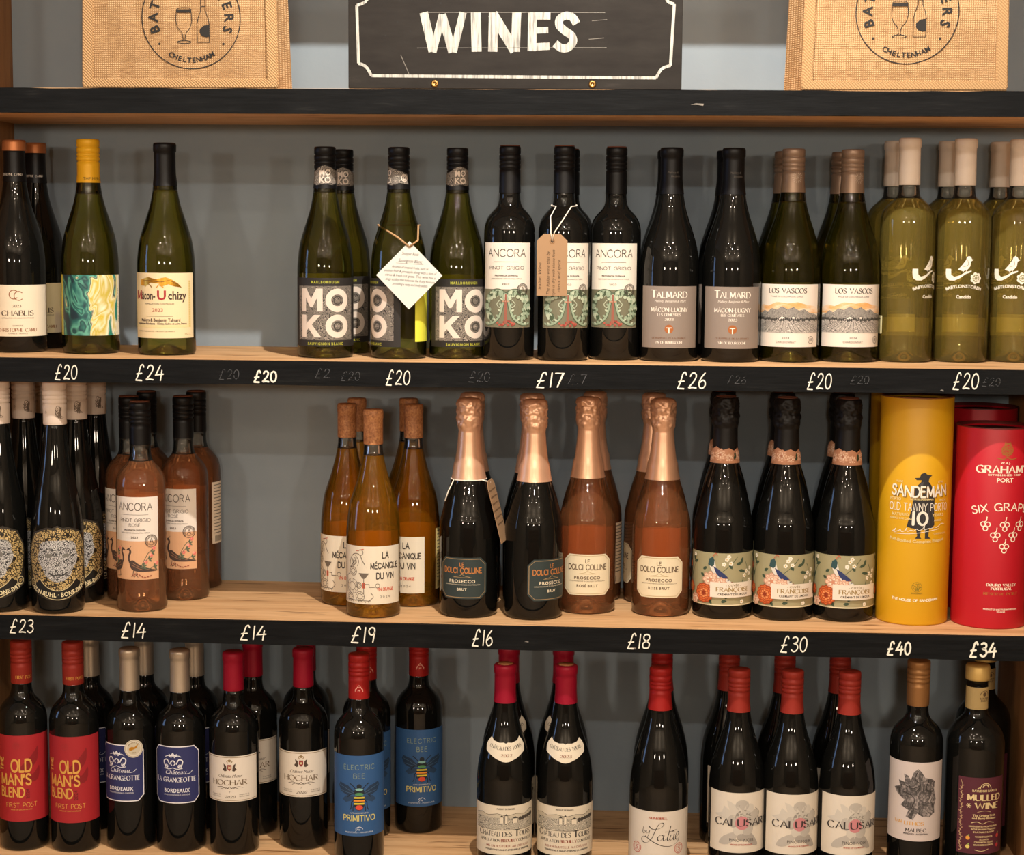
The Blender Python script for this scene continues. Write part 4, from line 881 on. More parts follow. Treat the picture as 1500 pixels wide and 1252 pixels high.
kind('rose', prof=shoulder(36.5, 305, 178, 222, 14.8), glass='rose_wine', neck='clear_neck_glass', fill=219, cap=screw(14.8, 244, 305), capm='cap_black', top=('cap_brown_top', [(14.4, 305.1), (13.8, 306.4), (0, 306.5)]), sheet=lambda: sheet_rect(-35.7, 35.7, 48.4, 169.5, '#dfd5ca'), back=(-34, 34, 70, 166, '#eadcc8'))
kind('orange', prof=PROF['orange'], glass='orange_wine', neck='clear_neck_glass', fill=233, cap=[(13.4, 249), (14.1, 250), (14.1, 270), (14.1, 286), (14.6, 287), (14.6, 296), (13.6, 299), (0, 299)], capm='cork_foil', sheet=lambda: sheet_rect(-52, 48, 21, 105.3, '#ded3be'), back=(-54, 54, 24, 116, '#f0d890'))
FM1 = [(25.0, 199), (21.6, 216), (18.6, 236), (16.8, 252), (15.9, 264)]
kind('prosecco', prof=PROF['sparkling'], glass='black_glass', cap=foil_prof(25.4, 198, FM1), capm='foil_rose_gold', crumple=270, sheet=lambda: sheet_oct(-37, 37, 28.6, 89, 9, '#2c3736'))
kind('proros', prof=PROF['sparkling'], glass='rose_sparkling_wine', neck='clear_neck_glass', fill=204, cap=foil_prof(25.4, 198, FM1), capm='foil_rose_gold', crumple=270, sheet=lambda: sheet_oct(-37, 37, 28.6, 89, 9, '#ddd0b2'), back=(-48, 48, 26, 119, '#f0dcc0'))
kind('francoise', prof=PROF['sparkling_tall'], glass='black_glass', cap=[(20.9, 224), (19.9, 232), (18.6, 245), (17.9, 262), (17.6, 276), (19.4, 281), (19.6, 292), (18.4, 298), (19.2, 302), (19.0, 314), (17, 319), (0, 319.5)], capm='foil_black', crumple=274, top=('cap_brown_top', [(14.6, 319.8), (14.6, 321), (13.2, 321.2), (13.0, 320.2), (0, 320.2)]), sheet=lambda: sheet_rect(-66, 66, 20, 97.2, '#9c9572'), neck_sheet=('#c08a6a', [(-29, 225), (29, 225), (29, 241), (22, 247), (14, 243), (6, 247), (-4, 244), (-14, 249), (-22, 245), (-29, 247)], fran_neck))
kind('oldman', prof=shoulder(36, 310, 188, 232, 14.6), glass='black_glass', cap=screw(15.0, 248, 310), capm='cap_brick', capart=oldman_cap, sheet=lambda: sheet_rect(-56, 56, 45.4, 175, '#9c2026'))
kind('grangeotte', prof=shoulder(36.5, 298, 178, 220, 14.4), glass='black_glass', cap=capsule(13.9, 237, 298), capm='cap_champagne', sheet=lambda: sheet_oct(-38, 38, 75, 161, 9, '#2b2f5c', '#e0dde0', 1.5))
kind('hochar', prof=shoulder(36.5, 298, 180, 222, 14.6), glass='black_glass', cap=capsule(14.6, 242, 298), capm='cap_crimson', sheet=lambda: sheet_rect(-46.5, 46.5, 81.4, 149.9, '#d8cec0'))
kind('bee', prof=shoulder(36.5, 305, 182, 224, 14.8), glass='black_glass', cap=screw(14.8, 241, 305), capm='cap_red', capart=bee_cap, sheet=lambda: sheet_rect(-51, 51, 43, 162.7, '#2f5686'))
for yr in ('2022', '2023'):
    kind('tours'+yr, prof=burg(40.5, 294), glass='black_glass', cap=capsule(15.2, 240, 294), capm='cap_crimson', top=('cork_foil', [(11, 294.3), (11, 295), (0, 295)]), art='tours', sheet=lambda: sheet_rect(-60, 60, 22, 95, '#d6cbb6'),
         neck_sheet=('#d8cdb8', [(-33, 180), (-31, 186), (-26, 192), (-20, 187), (-10, 184.5), (-3, 185), (0, 183.5), (3, 185), (10, 184.5), (20, 187), (26, 192), (31, 186), (33, 180), (30, 172), (14, 163), (4, 158.5), (0, 158), (-4, 158.5), (-14, 163), (-30, 172)],
                     (lambda yr: lambda a: (a.text('CHÂTEAU DES TOURS', 0, 174.5, 4.6, '#423c36', 's', w=52, arc=-90), a.text(yr, 1, 165.5, 3.6, '#8d5c48', 's', w=15)))(yr)))
kind('latue', prof=wide_burg(42.5, 294), glass='black_glass', cap=screw(15.4, 234, 294), capm='cap_red', sheet=lambda: sheet_rect(-64, 64, 12, 92, '#d3c9bb'))
kind('calusari', prof=burg(40.5, 294), glass='black_glass', cap=screw(15.2, 234, 294), capm='cap_brick', sheet=lambda: sheet_rect(-54, 54, 34, 122, '#d8cebe'), dback=(-26, 26, 50, 122, '#cfc6ba'))
kind('malbec', prof=shoulder(37.5, 312, 190, 232, 15), glass='black_glass', cap=screw(15.6, 248, 312), capm='cap_bronze', sheet=lambda: sheet_rect(-51, 51, 57, 172, '#c8bbb5'))
kind('mulled', prof=shoulder(41, 300, 186, 236, 15.2), glass='black_glass', cap=[(14, 285), (17, 285.5), (17.2, 288), (17.2, 304), (16, 306.5), (0, 306.8)], capm='cap_straw', sheet=lambda: sheet_rect(-36, 38, 41, 152, '#50202c'), neck_sheet=('#b09865', [(-34, 244), (34, 244), (34, 276), (-34, 276)], mulled_neck))

def marble_sheet():
    a = Art(); a.rect(-58, 47, 27, 115, 'marbled_paint'); a.rect(47, 56, 27, 115, '#e4dac0'); a.rect(-62, -58, 27, 118, '#c9c02e'); a.up(); a.rect(-56, -50, 27, 115, '#cfc04a'); return a
@art('marble')
def _(a): a.text('WINE OF NEW ZEALAND', 51.5, 70, 2.4, '#5a4a30', 'r', w=50, rot=pi/2)
def buhl_sheet():
    a = Art(); a.poly([(0, 129.5), (8, 126), (16, 127), (28, 123), (39, 119), (43.5, 109), (50.5, 98), (53, 84), (50, 66), (53, 52), (53, 40), (44, 36), (30, 27), (16, 22), (0, 20)], '#2a241c', mirror=True); return a

def build(kd):
    s = K[kd]; root = bpy.data.objects.new('wine_bottle', None); COL.objects.link(root)
    prof = s['prof']; rf = gr = rad_of(prof); capz = s['cap'][0][1] if s['cap'][0][1] < 290 else 280
    if 'neck' in s:
        fz = s['fill']; solid = [(0, 14), (10, 12), (22, 6), (rf(6)-7, .3)] + [p for p in prof[1:] if 0 <= p[1] < fz and p[0] > 1][0:]
        solid = [(0, 15), (9, 13.5), (20, 7), (rf(20)-8, .4)] + [p for p in prof if p[0] > 1 and p[1] < fz][0:] + [(rf(fz), fz), (rf(fz)-2, fz), (rf(fz)-3.2, fz-1), (0, fz-1)]
        part('glass_body', lathe('glass_body', solid, s['glass'], 56), root, 'glass holding the wine')
        tz = s['cap'][0][1]+6
        if tz > fz+3: ring = [(rf(fz), fz+.3)] + [p for p in prof if fz+.5 < p[1] < tz and p[0] > 1] + [(rf(tz), tz)]
        if tz > fz+3: part('glass_neck', lathe('glass_neck', ring + [(r-2.6, z) for r, z in ring[::-1]] + [ring[0]], s['neck'], 40), root, 'empty glass neck above the wine')
    else:
        cz = s['cap'][0][1]+8 if kd != 'mulled' else 290
        part('glass_body', lathe('glass_body', [p for p in prof if p[1] < cz] + [(rf(cz)-.3, cz), (0, cz)], s['glass'], 56), root)
    cap = [s['cap'][0]]
    if kd != 'mulled':
        for p0, p1 in zip(s['cap'], s['cap'][1:]):
            if 'crumple' in s and p1[1] > 262 and p0[0] > 3: k = max(1, round((p1[1]-p0[1])/1.6))
            else: k = max(1, int((p1[1]-p0[1])//5)) if p1[1] < s['cap'][-1][1]-12 or p1[1]-p0[1] > 12 else 1
            for i in range(1, k+1): r_, z_ = p0[0]+(p1[0]-p0[0])*i/k, p0[1]+(p1[1]-p0[1])*i/k; cap.append((r_, z_))
        top_z = s['cap'][-1][1]; zc = cap[0][1]; cap = [(max(r_, gr(z_)+.6) if z_ <= zc+8.5 and r_ > 5 else (max(r_, gr(zc+8.5)+.6-(z_-zc-8.5)*.12) if z_ < zc+26 and r_ > 5 else r_), z_) for r_, z_ in cap]
    else: cap = s['cap']
    s['capfit'] = cap
    cp = part('capsule', lathe('capsule', cap, s['capm'], 64 if 'crumple' in s else 44, crumple(s['crumple']) if 'crumple' in s else None), root)
    if 'top' in s:
        mk, tp = s['top']; part('capsule_top', lathe('capsule_top', tp, mk, 40), cp)
    if 'capart' in s:
        a = Art(); s['capart'](a); part('cap_lettering', a.mesh('cap_lettering', rad_of(cap), .15), cp)
    A = Art(); A.lay = 2
    fn = ART.get(s.get('art', kd))
    if fn: fn(A)
    if 'sheet' in s:
        lb = part('label', s['sheet']().mesh('label', rf, .12), root)
        if A.p: part('lettering', A.mesh('lettering', rf, .12+.1), lb)
    elif s.get('direct'): part('lettering', A.mesh('lettering', rf, .12), root)
    if 'neck_sheet' in s:
        c, pts, nf = s['neck_sheet']; sh = Art(); sh.poly(pts, c); rfn = rad_of(prof if 'tours' in kd else (cap if kd == 'francoise' else prof))
        nl = part('neck_label', sh.mesh('neck_label', rfn, .5), root); a = Art(); a.lay = 3; nf(a); part('neck_lettering', a.mesh('neck_lettering', rfn, .5), nl)
    if 'back' in s or 'dback' in s:
        x0, x1, z0, z1, c = s.get('back') or s['dback']; b = Art(); b.rect(x0, x1, z0, z1, c)
        bl = b.mesh('back_label', rf, .12)
        for v in bl.vertices: v.co.x, v.co.y = -v.co.x, -v.co.y
        bo = part('back_label', bl, root)
        t = Art(); t.lay = 2
        w = x1-x0; n = int((z1-z0)/5)
        for i in range(n): t.rect(x0+4, x1-4-(i*7 % 9), z1-4-i*5, z1-5.2-i*5, '#6a6258') if i < n-3 else None
        for i in range(14): t.rect(x0+6+i*1.5, x0+6.7+i*1.5, z0+3, z0+12, '#2a2622')
        if kd not in ('moko', 'vascos'):
            tm = t.mesh('back_print', rf, .12)
            for v in tm.vertices: v.co.x, v.co.y = -v.co.x, -v.co.y
            part('back_print', tm, bo)
    return root

# kind, x, y, shelf, turn of the label as seen from the camera (degrees), group, label
WHITE, PINK, RED = 'white wines on the shelf under the sign', 'rose, orange and sparkling wines on the middle shelf', 'red wines on the lowest shelf'
P = [
 ('chablis', -.896, .116, 1, 0, 'dark bottle with copper-topped capsule, cream label, beside the side panel, front one'),
 ('chablis', -.894, .205, 1, 0, 'dark copper-topped bottle standing behind the cream-labelled one by the side panel'),
 ('marble', -.7827, .106, 1, 0, 'green bottle with yellow screw cap and marbled teal and yellow label'),
 ('uchizy', -.6673, .098, 1, -18, 'green bottle with black capsule and parchment label with gold ornament'),
 ('moko', -.430, .081, 1, 0, 'green bottle with block-letter black label, beside the empty gap, front one'),
 ('moko', -.4185, .175, 1, 0, 'green black-capped bottle tucked behind the block-letter one beside the gap'),
 ('moko', -.3239, .085, 1, -74, 'green bottle turned aside, with a white diamond tag hanging at its front'),
 ('moko', -.2407, .099, 1, 16, 'green block-letter bottle standing between the diamond-tagged and first vine-scroll bottle'),
 ('ancora', -.164, .082, 1, -7, 'black bottle with vine-scroll label, next to the block-letter bottles'),
 ('ancora', -.0861, .081, 1, 10.7, 'black vine-scroll bottle with a brown card tag hanging on it'),
 ('ancora', -.0826, .19, 1, 0, 'black bottle nearly hidden behind the one with the brown card tag'),
 ('ancora', -.0122, .107, 1, -4, 'black vine-scroll bottle next to the taupe-labelled bottles'),
 ('talmard', .0664, .098, 1, 0, 'dark sloping bottle with taupe label, next to the vine-scroll bottles'),
 ('talmard', .0640, .19, 1, 0, 'dark sloping bottle behind the taupe-labelled one nearest the vine-scroll bottles'),
 ('talmard', .1546, .10, 1, 4, 'dark sloping bottle with taupe label, next to the mountain-label bottles'),
 ('talmard', .1510, .19, 1, 0, 'dark sloping bottle behind the taupe-labelled one nearest the mountain-label bottles'),
 ('vascos', .2405, .114, 1, -7, 'green bottle with mountain landscape label, next to the taupe-labelled bottles'),
 ('vascos', .2370, .205, 1, 0, 'green taupe-capped bottle behind the mountain-label one nearest the taupe labels'),
 ('vascos', .3262, .129, 1, 10, 'green bottle with mountain landscape label, next to the clear bottles'),
 ('vascos', .3222, .218, 1, 0, 'green taupe-capped bottle behind the mountain-label one nearest the clear bottles'),
 ('babylon', .4086, .139, 1, 52, 'clear white-capped bottle of pale wine, front row, beside the mountain-label bottles'),
 ('babylon', .4898, .149, 1, 5, 'clear white-capped bottle of pale wine, middle of the front three'),
 ('babylon', .5712, .1640, 1, -12, 'clear white-capped bottle of pale wine, front row, at the shelf end'),
 ('babylon', .4005, .23, 1, 20, 'clear white-capped bottle, back row, beside the mountain-label bottles'),
 ('babylon', .4800, .228, 1, 0, 'clear white-capped bottle, middle of the three in the back row'),
 ('babylon', .5590, .2440, 1, 0, 'clear white-capped bottle, back row, at the shelf end'),
 ('buhl', -.9050, .047, 2, -20, 'tall black bottle with gold mask label, front row, against the side panel'),
 ('buhl', -.8200, .044, 2, 0, 'tall black bottle with gold mask label, front row, second from the side panel'),
 ('buhl', -.8930, .123, 2, 0, 'tall black white-capped bottle, second row, against the side panel'),
 ('buhl', -.8130, .121, 2, -8, 'tall black gold-mask bottle, second row, beside the front rose bottle'),
 ('buhl', -.8860, .205, 2, 0, 'tall black white-capped bottle, back row, against the side panel'),
 ('buhl', -.8060, .198, 2, 0, 'tall black white-capped bottle, back row, above the gold-mask label nearest the rose'),
 ('rose', -.7015, .068, 2, -16, 'rose bottle with pink bird label and black cap, foremost of its group'),
 ('rose', -.6590, .155, 2, -27, 'rose bottle with bird label, second row, on the side of the empty gap'),
 ('rose', -.7380, .142, 2, -36, 'rose bottle partly hidden, second row, beside the tall gold-mask bottles'),
 ('rose', -.7330, .225, 2, 0, 'rose bottle at the very back, cap seen behind the foremost rose bottle'),
 ('rose', -.6590, .240, 2, -89, 'rose bottle at the back showing its side label, nearest the empty gap'),
 ('orange', -.3578, .062, 2, -3, 'orange wine bottle with machine drawing label, foremost of five'),
 ('orange', -.4083, .143, 2, -30, 'orange wine bottle, second row, on the side of the empty gap'),
 ('orange', -.3090, .146, 2, -45, 'orange wine bottle, second row, next to the tagged gold-foil bottle'),
 ('orange', -.4060, .228, 2, 0, 'orange wine bottle in the back row, on the side of the empty gap'),
 ('orange', -.3270, .236, 2, 0, 'orange wine bottle in the back row, beside the black gold-foil bottles'),
 ('prosecco', -.2201, .079, 2, -13, 'black gold-foil sparkling bottle with a string and card tag round its neck'),
 ('prosecco', -.1246, .074, 2, 38, 'black gold-foil sparkling bottle with dark label turned towards the pink ones'),
 ('proros', -.0482, .123, 2, 1.5, 'pink gold-foil sparkling bottle with cream label, next to the black gold-foil ones'),
 ('proros', .0611, .115, 2, -3.5, 'pink gold-foil sparkling bottle with cream label, next to the floral bottles'),
 ('prosecco', -.2230, .170, 2, 0, 'black gold-foil bottle behind the one with string and card tag'),
 ('prosecco', -.1330, .165, 2, 0, 'black gold-foil bottle behind the one with dark label turned to the pink'),
 ('proros', -.0400, .212, 2, -95, 'pink gold-foil bottle behind the pink one next to the black bottles'),
 ('proros', .0490, .202, 2, -95, 'pink gold-foil bottle behind the pink one next to the floral bottles'),
 ('francoise', .1512, .109, 2, 0, 'black sparkling bottle with peacock flower label, next to the pink bottles'),
 ('francoise', .2394, .105, 2, 1, 'black sparkling bottle with peacock flower label, middle of the front three'),
 ('francoise', .3274, .107, 2, 3, 'black sparkling bottle with peacock flower label, next to the yellow tube'),
 ('francoise', .1527, .199, 2, -10, 'black sparkling bottle behind the floral one next to the pink bottles'),
 ('francoise', .2410, .196, 2, -10, 'black sparkling bottle behind the middle one with floral label'),
 ('francoise', .3300, .199, 2, -10, 'black sparkling bottle behind the floral one next to the yellow tube'),
 ('oldman', -.8817, .055, 3, -10, 'red-labelled bottle with gold lettering and red cap, against the side panel'),
 ('oldman', -.8038, .055, 3, -17, 'red-labelled bottle with gold lettering and red cap, next to the navy label'),
 ('grangeotte', -.7237, .071, 3, -29, 'bottle with navy eight-sided label carrying a round gold medal sticker'),
 ('grangeotte', -.6474, .069, 3, -14, 'bottle with navy eight-sided label and no medal sticker'),
 ('grangeotte', -.8070, .150, 3, -5, 'dark bottle with pale capsule behind the second red-labelled bottle'),
 ('grangeotte', -.7267, .165, 3, -5, 'dark pale-capsuled bottle behind the navy label with the medal sticker'),
 ('grangeotte', -.6481, .165, 3, -5, 'dark pale-capsuled bottle behind the navy label without a sticker'),
 ('hochar', -.5661, .064, 3, -11, 'bottle with cream crest label and crimson capsule, next to the navy labels'),
 ('hochar', -.4676, .095, 3, -6, 'bottle with cream crest label and crimson capsule, next to the blue bee labels'),
 ('hochar', -.5551, .150, 3, 0, 'crimson-capsuled bottle standing behind and between the two cream crest bottles'),
 ('hochar', -.4800, .190, 3, 0, 'crimson-capsuled bottle hidden right behind the cream crest one near the bees'),
 ('bee', -.3759, .040, 3, 0, 'bottle with bright blue bee label, foremost of three with red caps'),
 ('bee', -.3044, .182, 3, 8, 'bee-label bottle standing back in shade beside bare shelf'),
 ('bee', -.3804, .150, 3, 18, 'bee-label bottle half hidden behind the foremost bee bottle'),
 ('tours2022', -.1627, .042, 3, 3, 'sloping bottle with shield neck label, front row, next to bare shelf near the bees'),
 ('tours2023', -.0745, .045, 3, 0, 'sloping bottle with shield neck label, front row, facing the script label across a gap'),
 ('tours2022', -.1645, .155, 3, 0, 'crimson-capsuled sloping bottle behind the shield-neck one nearest the bee labels'),
 ('tours2023', -.0822, .160, 3, 0, 'crimson-capsuled sloping bottle behind the shield-neck one nearest the script label'),
 ('latue', .0618, .045, 3, 0, 'broad sloping bottle with script lettering on cream label, standing alone in front'),
 ('latue', .0662, .150, 3, 0, 'red-capped bottle directly behind the one with script lettering'),
 ('calusari', .1747, .045, 3, 12, 'bottle with grey flower label, front row, next to the script label'),
 ('calusari', .2510, .044, 3, 22, 'bottle with grey flower label, middle of the front three'),
 ('calusari', .3325, .045, 3, 19, 'bottle with grey flower label, front row, next to the rock drawing label'),
 ('calusari', .1675, .165, 3, 31, 'red-capped bottle in the back row, nearest the script label'),
 ('calusari', .2500, .158, 3, 0, 'red-capped bottle, middle of the back three behind the flower labels'),
 ('calusari', .3330, .164, 3, 0, 'red-capped bottle in the back row, nearest the rock drawing label'),
 ('malbec', .4299, .046, 3, 0, 'bottle with bronze cap and grey rock drawing label'),
 ('mulled', .5140, .050, 3, 20, 'large dark bottle with straw-coloured cap and maroon label, front one'),
 ('mulled', .5470, .165, 3, 10, 'large dark straw-capped bottle behind the maroon-labelled one'),
]
GROUPS = {'chablis': 'dark bottles with copper-topped capsules', 'moko': 'green bottles with black block-letter labels', 'ancora': 'black bottles with vine-scroll labels', 'talmard': 'dark bottles with taupe labels',
 'vascos': 'green bottles with mountain labels', 'babylon': 'clear bottles of pale wine', 'buhl': 'tall black bottles with gold mask labels', 'rose': 'rose bottles with bird labels', 'orange': 'orange wine bottles',
 'prosecco': 'black gold-foil sparkling bottles', 'proros': 'pink gold-foil sparkling bottles', 'francoise': 'black sparkling bottles with floral labels', 'oldman': 'red-labelled bottles', 'grangeotte': 'bottles with navy eight-sided labels',
 'hochar': 'bottles with cream crest labels', 'bee': 'bottles with blue bee labels', 'tours': 'bottles with shield neck labels', 'latue': 'bottles with script labels', 'calusari': 'bottles with grey flower labels', 'mulled': 'large bottles with maroon labels'}
SPARK = ('prosecco', 'proros', 'francoise')
ZS = {1: Z1, 2: Z2, 3: Z3}
FIRST = {}; FRONT = {}
for kd, x, y, sh, phi, lab in P:
    if kd not in FIRST: FIRST[kd] = o = build(kd)
    else: o = copy_tree(FIRST[kd])
    if kd in SPARK: o.name = 'sparkling_wine_bottle'
    o.location = (x, y, ZS[sh]+.0004)
    o.rotation_euler = (0, 0, atan2(-x, y+2.53) + radians(phi))
    tag(o, lab, 'bottle', GROUPS.get(kd) or GROUPS.get(kd[:5]))
    FRONT.setdefault(kd, []).append(o)

# round medal sticker on the first navy label, its own part
g = FRONT['grangeotte'][0]; a = Art(); a.disc(23, 155, 13.5, '#cfc6b4', n=36); a.up(); a.ring(23, 155, 12.2, .8, '#a89a80', n=36); a.disc(23, 155, 9.5, '#bfb49c', n=30)
a.up(); a.poly([(16, 155), (20, 158), (24, 157), (29, 162), (27, 156), (23, 154), (18, 152)], 'gold', smooth=2)
a.text('MÉDAILLE D OR', 23, 163.5, 1.6, '#7a6a4a', 'b', arc=8.5, w=18); a.text('2023', 23, 148, 2, '#7a6a4a', 'b', w=6)
o = part('medal_sticker', a.mesh('medal_sticker', rad_of(K['grangeotte']['prof']), .7), g, 'round gold medal sticker')

# ------------------------------------------------------------------ cardboard gift tubes
def gift_tube(name, r, h, x, y, mat, turn, label, group, artfn, rim):
    root = bpy.data.objects.new('gift_tube', None); COL.objects.link(root)
    part('tube_body', lathe('tube_body', [(0, 0), (r-1.2, 0), (r-.6, .6), (r, 2.5), (r, h-1), (r-.4, h), (r-2, h), (r-2.2, h-9), (0, h-9)], mat, 72), root)
    part('tube_rim', lathe('tube_rim', [(r+.15, h-1.6), (r+.35, h-1.2), (r+.3, h+.1), (r-2.1, h+.1), (r-2.1, h-8.5)], rim, 72), root)
    part('tube_lid', lathe('tube_lid', [(r-2.3, h-8.9), (r-2.3, h-7.5), (r-3.5, h-6.8), (0, h-6.8)], 'tube_lid', 60), root)
    if artfn:
        a = Art(); E = []; artfn(a, E); part('lettering', a.mesh('lettering', lambda z: r, .1), root)
        for nm, e in E: part(nm, e.mesh(nm, lambda z: r, .1), root)
    root.location = (x, y, Z2+.0004); root.rotation_euler = (0, 0, atan2(-x, y+2.53)+radians(turn))
    tag(root, label, 'tube', group); return root
def yellow_art(t, E):
    a = Art(); E.append(('caped_figure_print', a))
    K2, W, C = '#2c2a2a', '#e6dfd0', '#d9c48a'
    a.poly([(-9, 213), (-2, 213.5), (0, 219), (5, 221), (9, 218), (16, 217), (12, 213), (11, 208), (15, 203), (18, 196), (21, 184), (21, 160), (22, 146), (18, 141), (14, 140), (13, 129), (17, 126), (8, 126), (8, 139), (2, 139), (1, 129), (3, 126), (-6, 126), (-3, 130), (-5, 140), (-12, 141), (-18, 143), (-12, 168), (-9, 190), (-7, 200), (0, 207), (1, 210), (-6, 210)], K2); a.up()
    a.poly([(-2, 204), (4, 208), (2, 198), (-4, 196)], '#4a4848'); a.poly([(10, 204), (14, 198), (8, 192)], '#4a4848')
    for x in (-8, -2, 5, 12, 17): a.line([(x, 178), (x*1.15, 146)], .9, '#48464a')
    lay = a.lay; a = t; a.lay = lay
    a.up(); a.text('SANDEMAN', 1.2, 185, 14.5, '#7a5a18', 'm', w=84, t=.2, arc=-420); a.up(); a.text('SANDEMAN', 0, 186, 14.5, W, 'm', w=84, t=.19, arc=-420)
    a.text('PURE', -30, 206, 2.6, C, 'b', w=10); a.text('1790', 30, 206, 2.6, C, 'b', w=10); a.text('PORTO', -36, 180, 4, C, 'b', w=18); a.text('GEORGE SANDEMAN', 2, 181.5, 2.4, C, 'b', w=34); a.text('MDCCXC', 36, 180, 2.6, C, 'b', w=13)
    a.text('OLD TAWNY PORTO', 0, 166, 10.5, W, 'm', w=90, t=.12); a.text('10', 0, 146, 18, W, 'm', w=21, t=.17)
    a.text('MATURED', -28, 158, 4, C, 'b', w=26, sp=.1); a.text('IN SMALL OAK CASKS', -28, 153, 2.6, C, 'b', w=34); a.text('YEARS', 28, 158, 4, C, 'b', w=20, sp=.1); a.text('AGED', 28, 151, 2.6, C, 'b', w=14)
    a.line([(-40, 134), (-34, 139), (-37, 134), (-30, 136), (-27, 138), (-25, 135), (-20, 137), (-18, 141), (-17, 136), (-12, 138), (-8, 137), (-4, 140), (-1, 138), (4, 140), (7, 145), (7, 139), (13, 141), (17, 141), (22, 143), (26, 142), (34, 147), (40, 146)], .8, W, smooth=4); a.line([(-36, 132), (-10, 133), (30, 140)], .7, W, smooth=4)
    a.text('CIDADE DO PORTO', 32, 132, 2.2, C, 'b', w=22); a.text('Full-Bodied Complex Elegant', -2, 120, 4, C, 'b', w=84, arc=-300)
    e = Art(); E.append(('seal_print', e)); e.scribble(-1, 56, 6, 6, .7, '#8a7420', 18, 3); e.ring(-1, 56, 7, .6, '#8a7420'); a.text('SANDEMAN', -1, 46, 2, '#8a7420', 'b', w=16); a.text('THE HOUSE OF SANDEMAN', -3, 35, 3.2, '#efe6c8', 'm', w=68, t=.26, arc=-300)
def red_art(t, E):
    W, G = '#efe2cc', '#9c5a2a'; a = Art(); E.append(('crest_print', a))
    a.scribble(0, 255, 9, 9, 1.1, G, 30, 6); a.ring(0, 256, 8, 1.2, G); a.line([(-14, 245), (-6, 243), (0, 246), (6, 243), (14, 245)], 1.6, G, smooth=3); a.poly([(-5, 264), (-4, 268), (0, 266), (4, 268), (5, 264)], G)
    a = t
    a.text('W. & J.', -2, 236.5, 2.6, W, 'b', w=14); a.text("GRAHAM'S", -2, 223.5, 10, W, 's', w=80, t=.24); a.text('ESTABLISHED 1820', -2, 219.5, 2.4, W, 'b', w=48, sp=.1); a.text('PORT', -2, 210.5, 5.6, W, 'b', w=24)
    a.text('SIX GRAPES', 0, 170, 10.5, W, 'm', w=92, t=.14, arc=160)
    for x, y in ((-27, 150), (0, 150), (24, 150), (-13, 135), (13, 135), (0, 119)):
        a = Art(); E.append(('grape_print', a))
        for dx, dy in ((-3.4, 0), (3.4, 0), (0, -6)): a.ring(x+dx, y+dy, 3.2, 1.3, W, n=14)
        a.line([(x-3, y+3), (x+1, y+5), (x+2, y+11)], 1.3, W, smooth=3)
    a = t
    a.text('DOURO VALLEY', -1, 62, 3.4, W, 's', w=43, t=.3); a.text('PORTUGAL', -1, 56.5, 3.4, W, 's', w=30, t=.3); a.text('RESERVE PORT', -1, 49, 3.6, '#a8642e', 's', w=50, t=.2)
    a.text('PRODUCT OF & BOTTLED IN PORTUGAL', -1, 27.5, 1.8, W, 'b', w=50); a.text('FOUNDED', -1, 24, 1.8, W, 'b', w=12)
gift_tube('y', 51.5, 327, .4252, .103, 'tube_yellow', 9, 'yellow cardboard tube with a caped figure and old tawny lettering', 'yellow cardboard tubes', yellow_art, 'tube_rim')
gift_tube('y', 51.5, 327, .4260, .215, 'tube_yellow', 160, 'yellow cardboard tube standing behind the front yellow tube', 'yellow cardboard tubes', None, 'tube_rim')
gift_tube('r', 53.5, 287, .5342, .093, 'tube_red', 20, 'red cardboard tube with six white grape clusters', 'red cardboard tubes', red_art, 'rim_red')
gift_tube('r', 53.5, 302, .5370, .216, 'tube_red', 160, 'red cardboard tube standing behind the front red tube', 'red cardboard tubes', None, 'rim_red')

# ------------------------------------------------------------------ tags hung on bottles
def ring_pts(o, rf, z, extra, tilt=0, a0=-180, a1=180, n=36):
    """points round a bottle at height z mm; tilt lowers the front"""
    out = []
    for i in range(n+1):
        t = radians(a0+(a1-a0)*i/n); zz = z - tilt*cos(t); r = rf(zz)+extra
        out.append(Vector((o.location.x + r*sin(t)/1000, o.location.y - r*cos(t)/1000, o.location.z + zz/1000)))
    return out
def hung_tag(outline, mat, loc, lean, twist, art_fn, label, strings, string_mat, string_r, thick=.0006, hole=None):
    root = bpy.data.objects.new('paper_tag', None); COL.objects.link(root); root.location = loc; root.rotation_euler = lean if hasattr(lean, 'x') else (lean, 0, twist)
    bm = bmesh.new(); fv = [bm.verts.new((x/1000, 0, z/1000)) for x, z in outline]; bk = [bm.verts.new((x/1000, thick, z/1000)) for x, z in outline]
    n = len(outline); bm.faces.new(fv); bm.faces.new(bk[::-1])
    for i in range(n): bm.faces.new((fv[(i+1) % n], fv[i], bk[i], bk[(i+1) % n]))
    bmesh.ops.recalc_face_normals(bm, faces=bm.faces[:])
    me = bpy.data.meshes.new('card'); bm.to_mesh(me); bm.free(); me.materials.append(M(mat)); cd = link('card', me, root)
    a = Art(); art_fn(a)
    if a.p: link('handwriting', a.mesh('handwriting', None), cd, (0, -.00005, 0))
    bpy.context.view_layer.update(); inv = root.matrix_world.inverted()
    for pts in strings: link('string', tube_mesh('string', [inv @ Vector(p) for p in pts], string_r, string_mat), root)
    tag(root, label, 'tag', None); return root
mb = FRONT['moko'][2]; rf = rad_of(K['moko']['prof'])
HW = ['Snapper Rock', 'Sauvignon Blanc', 'Aromas of tropical fruits, such as', 'passion fruit & pineapple along with a hint of', 'citrus & fresh cut grass. This wine has a', 'zingy acidity that balances the fruity flavours', 'providing a tasty and lively palate']
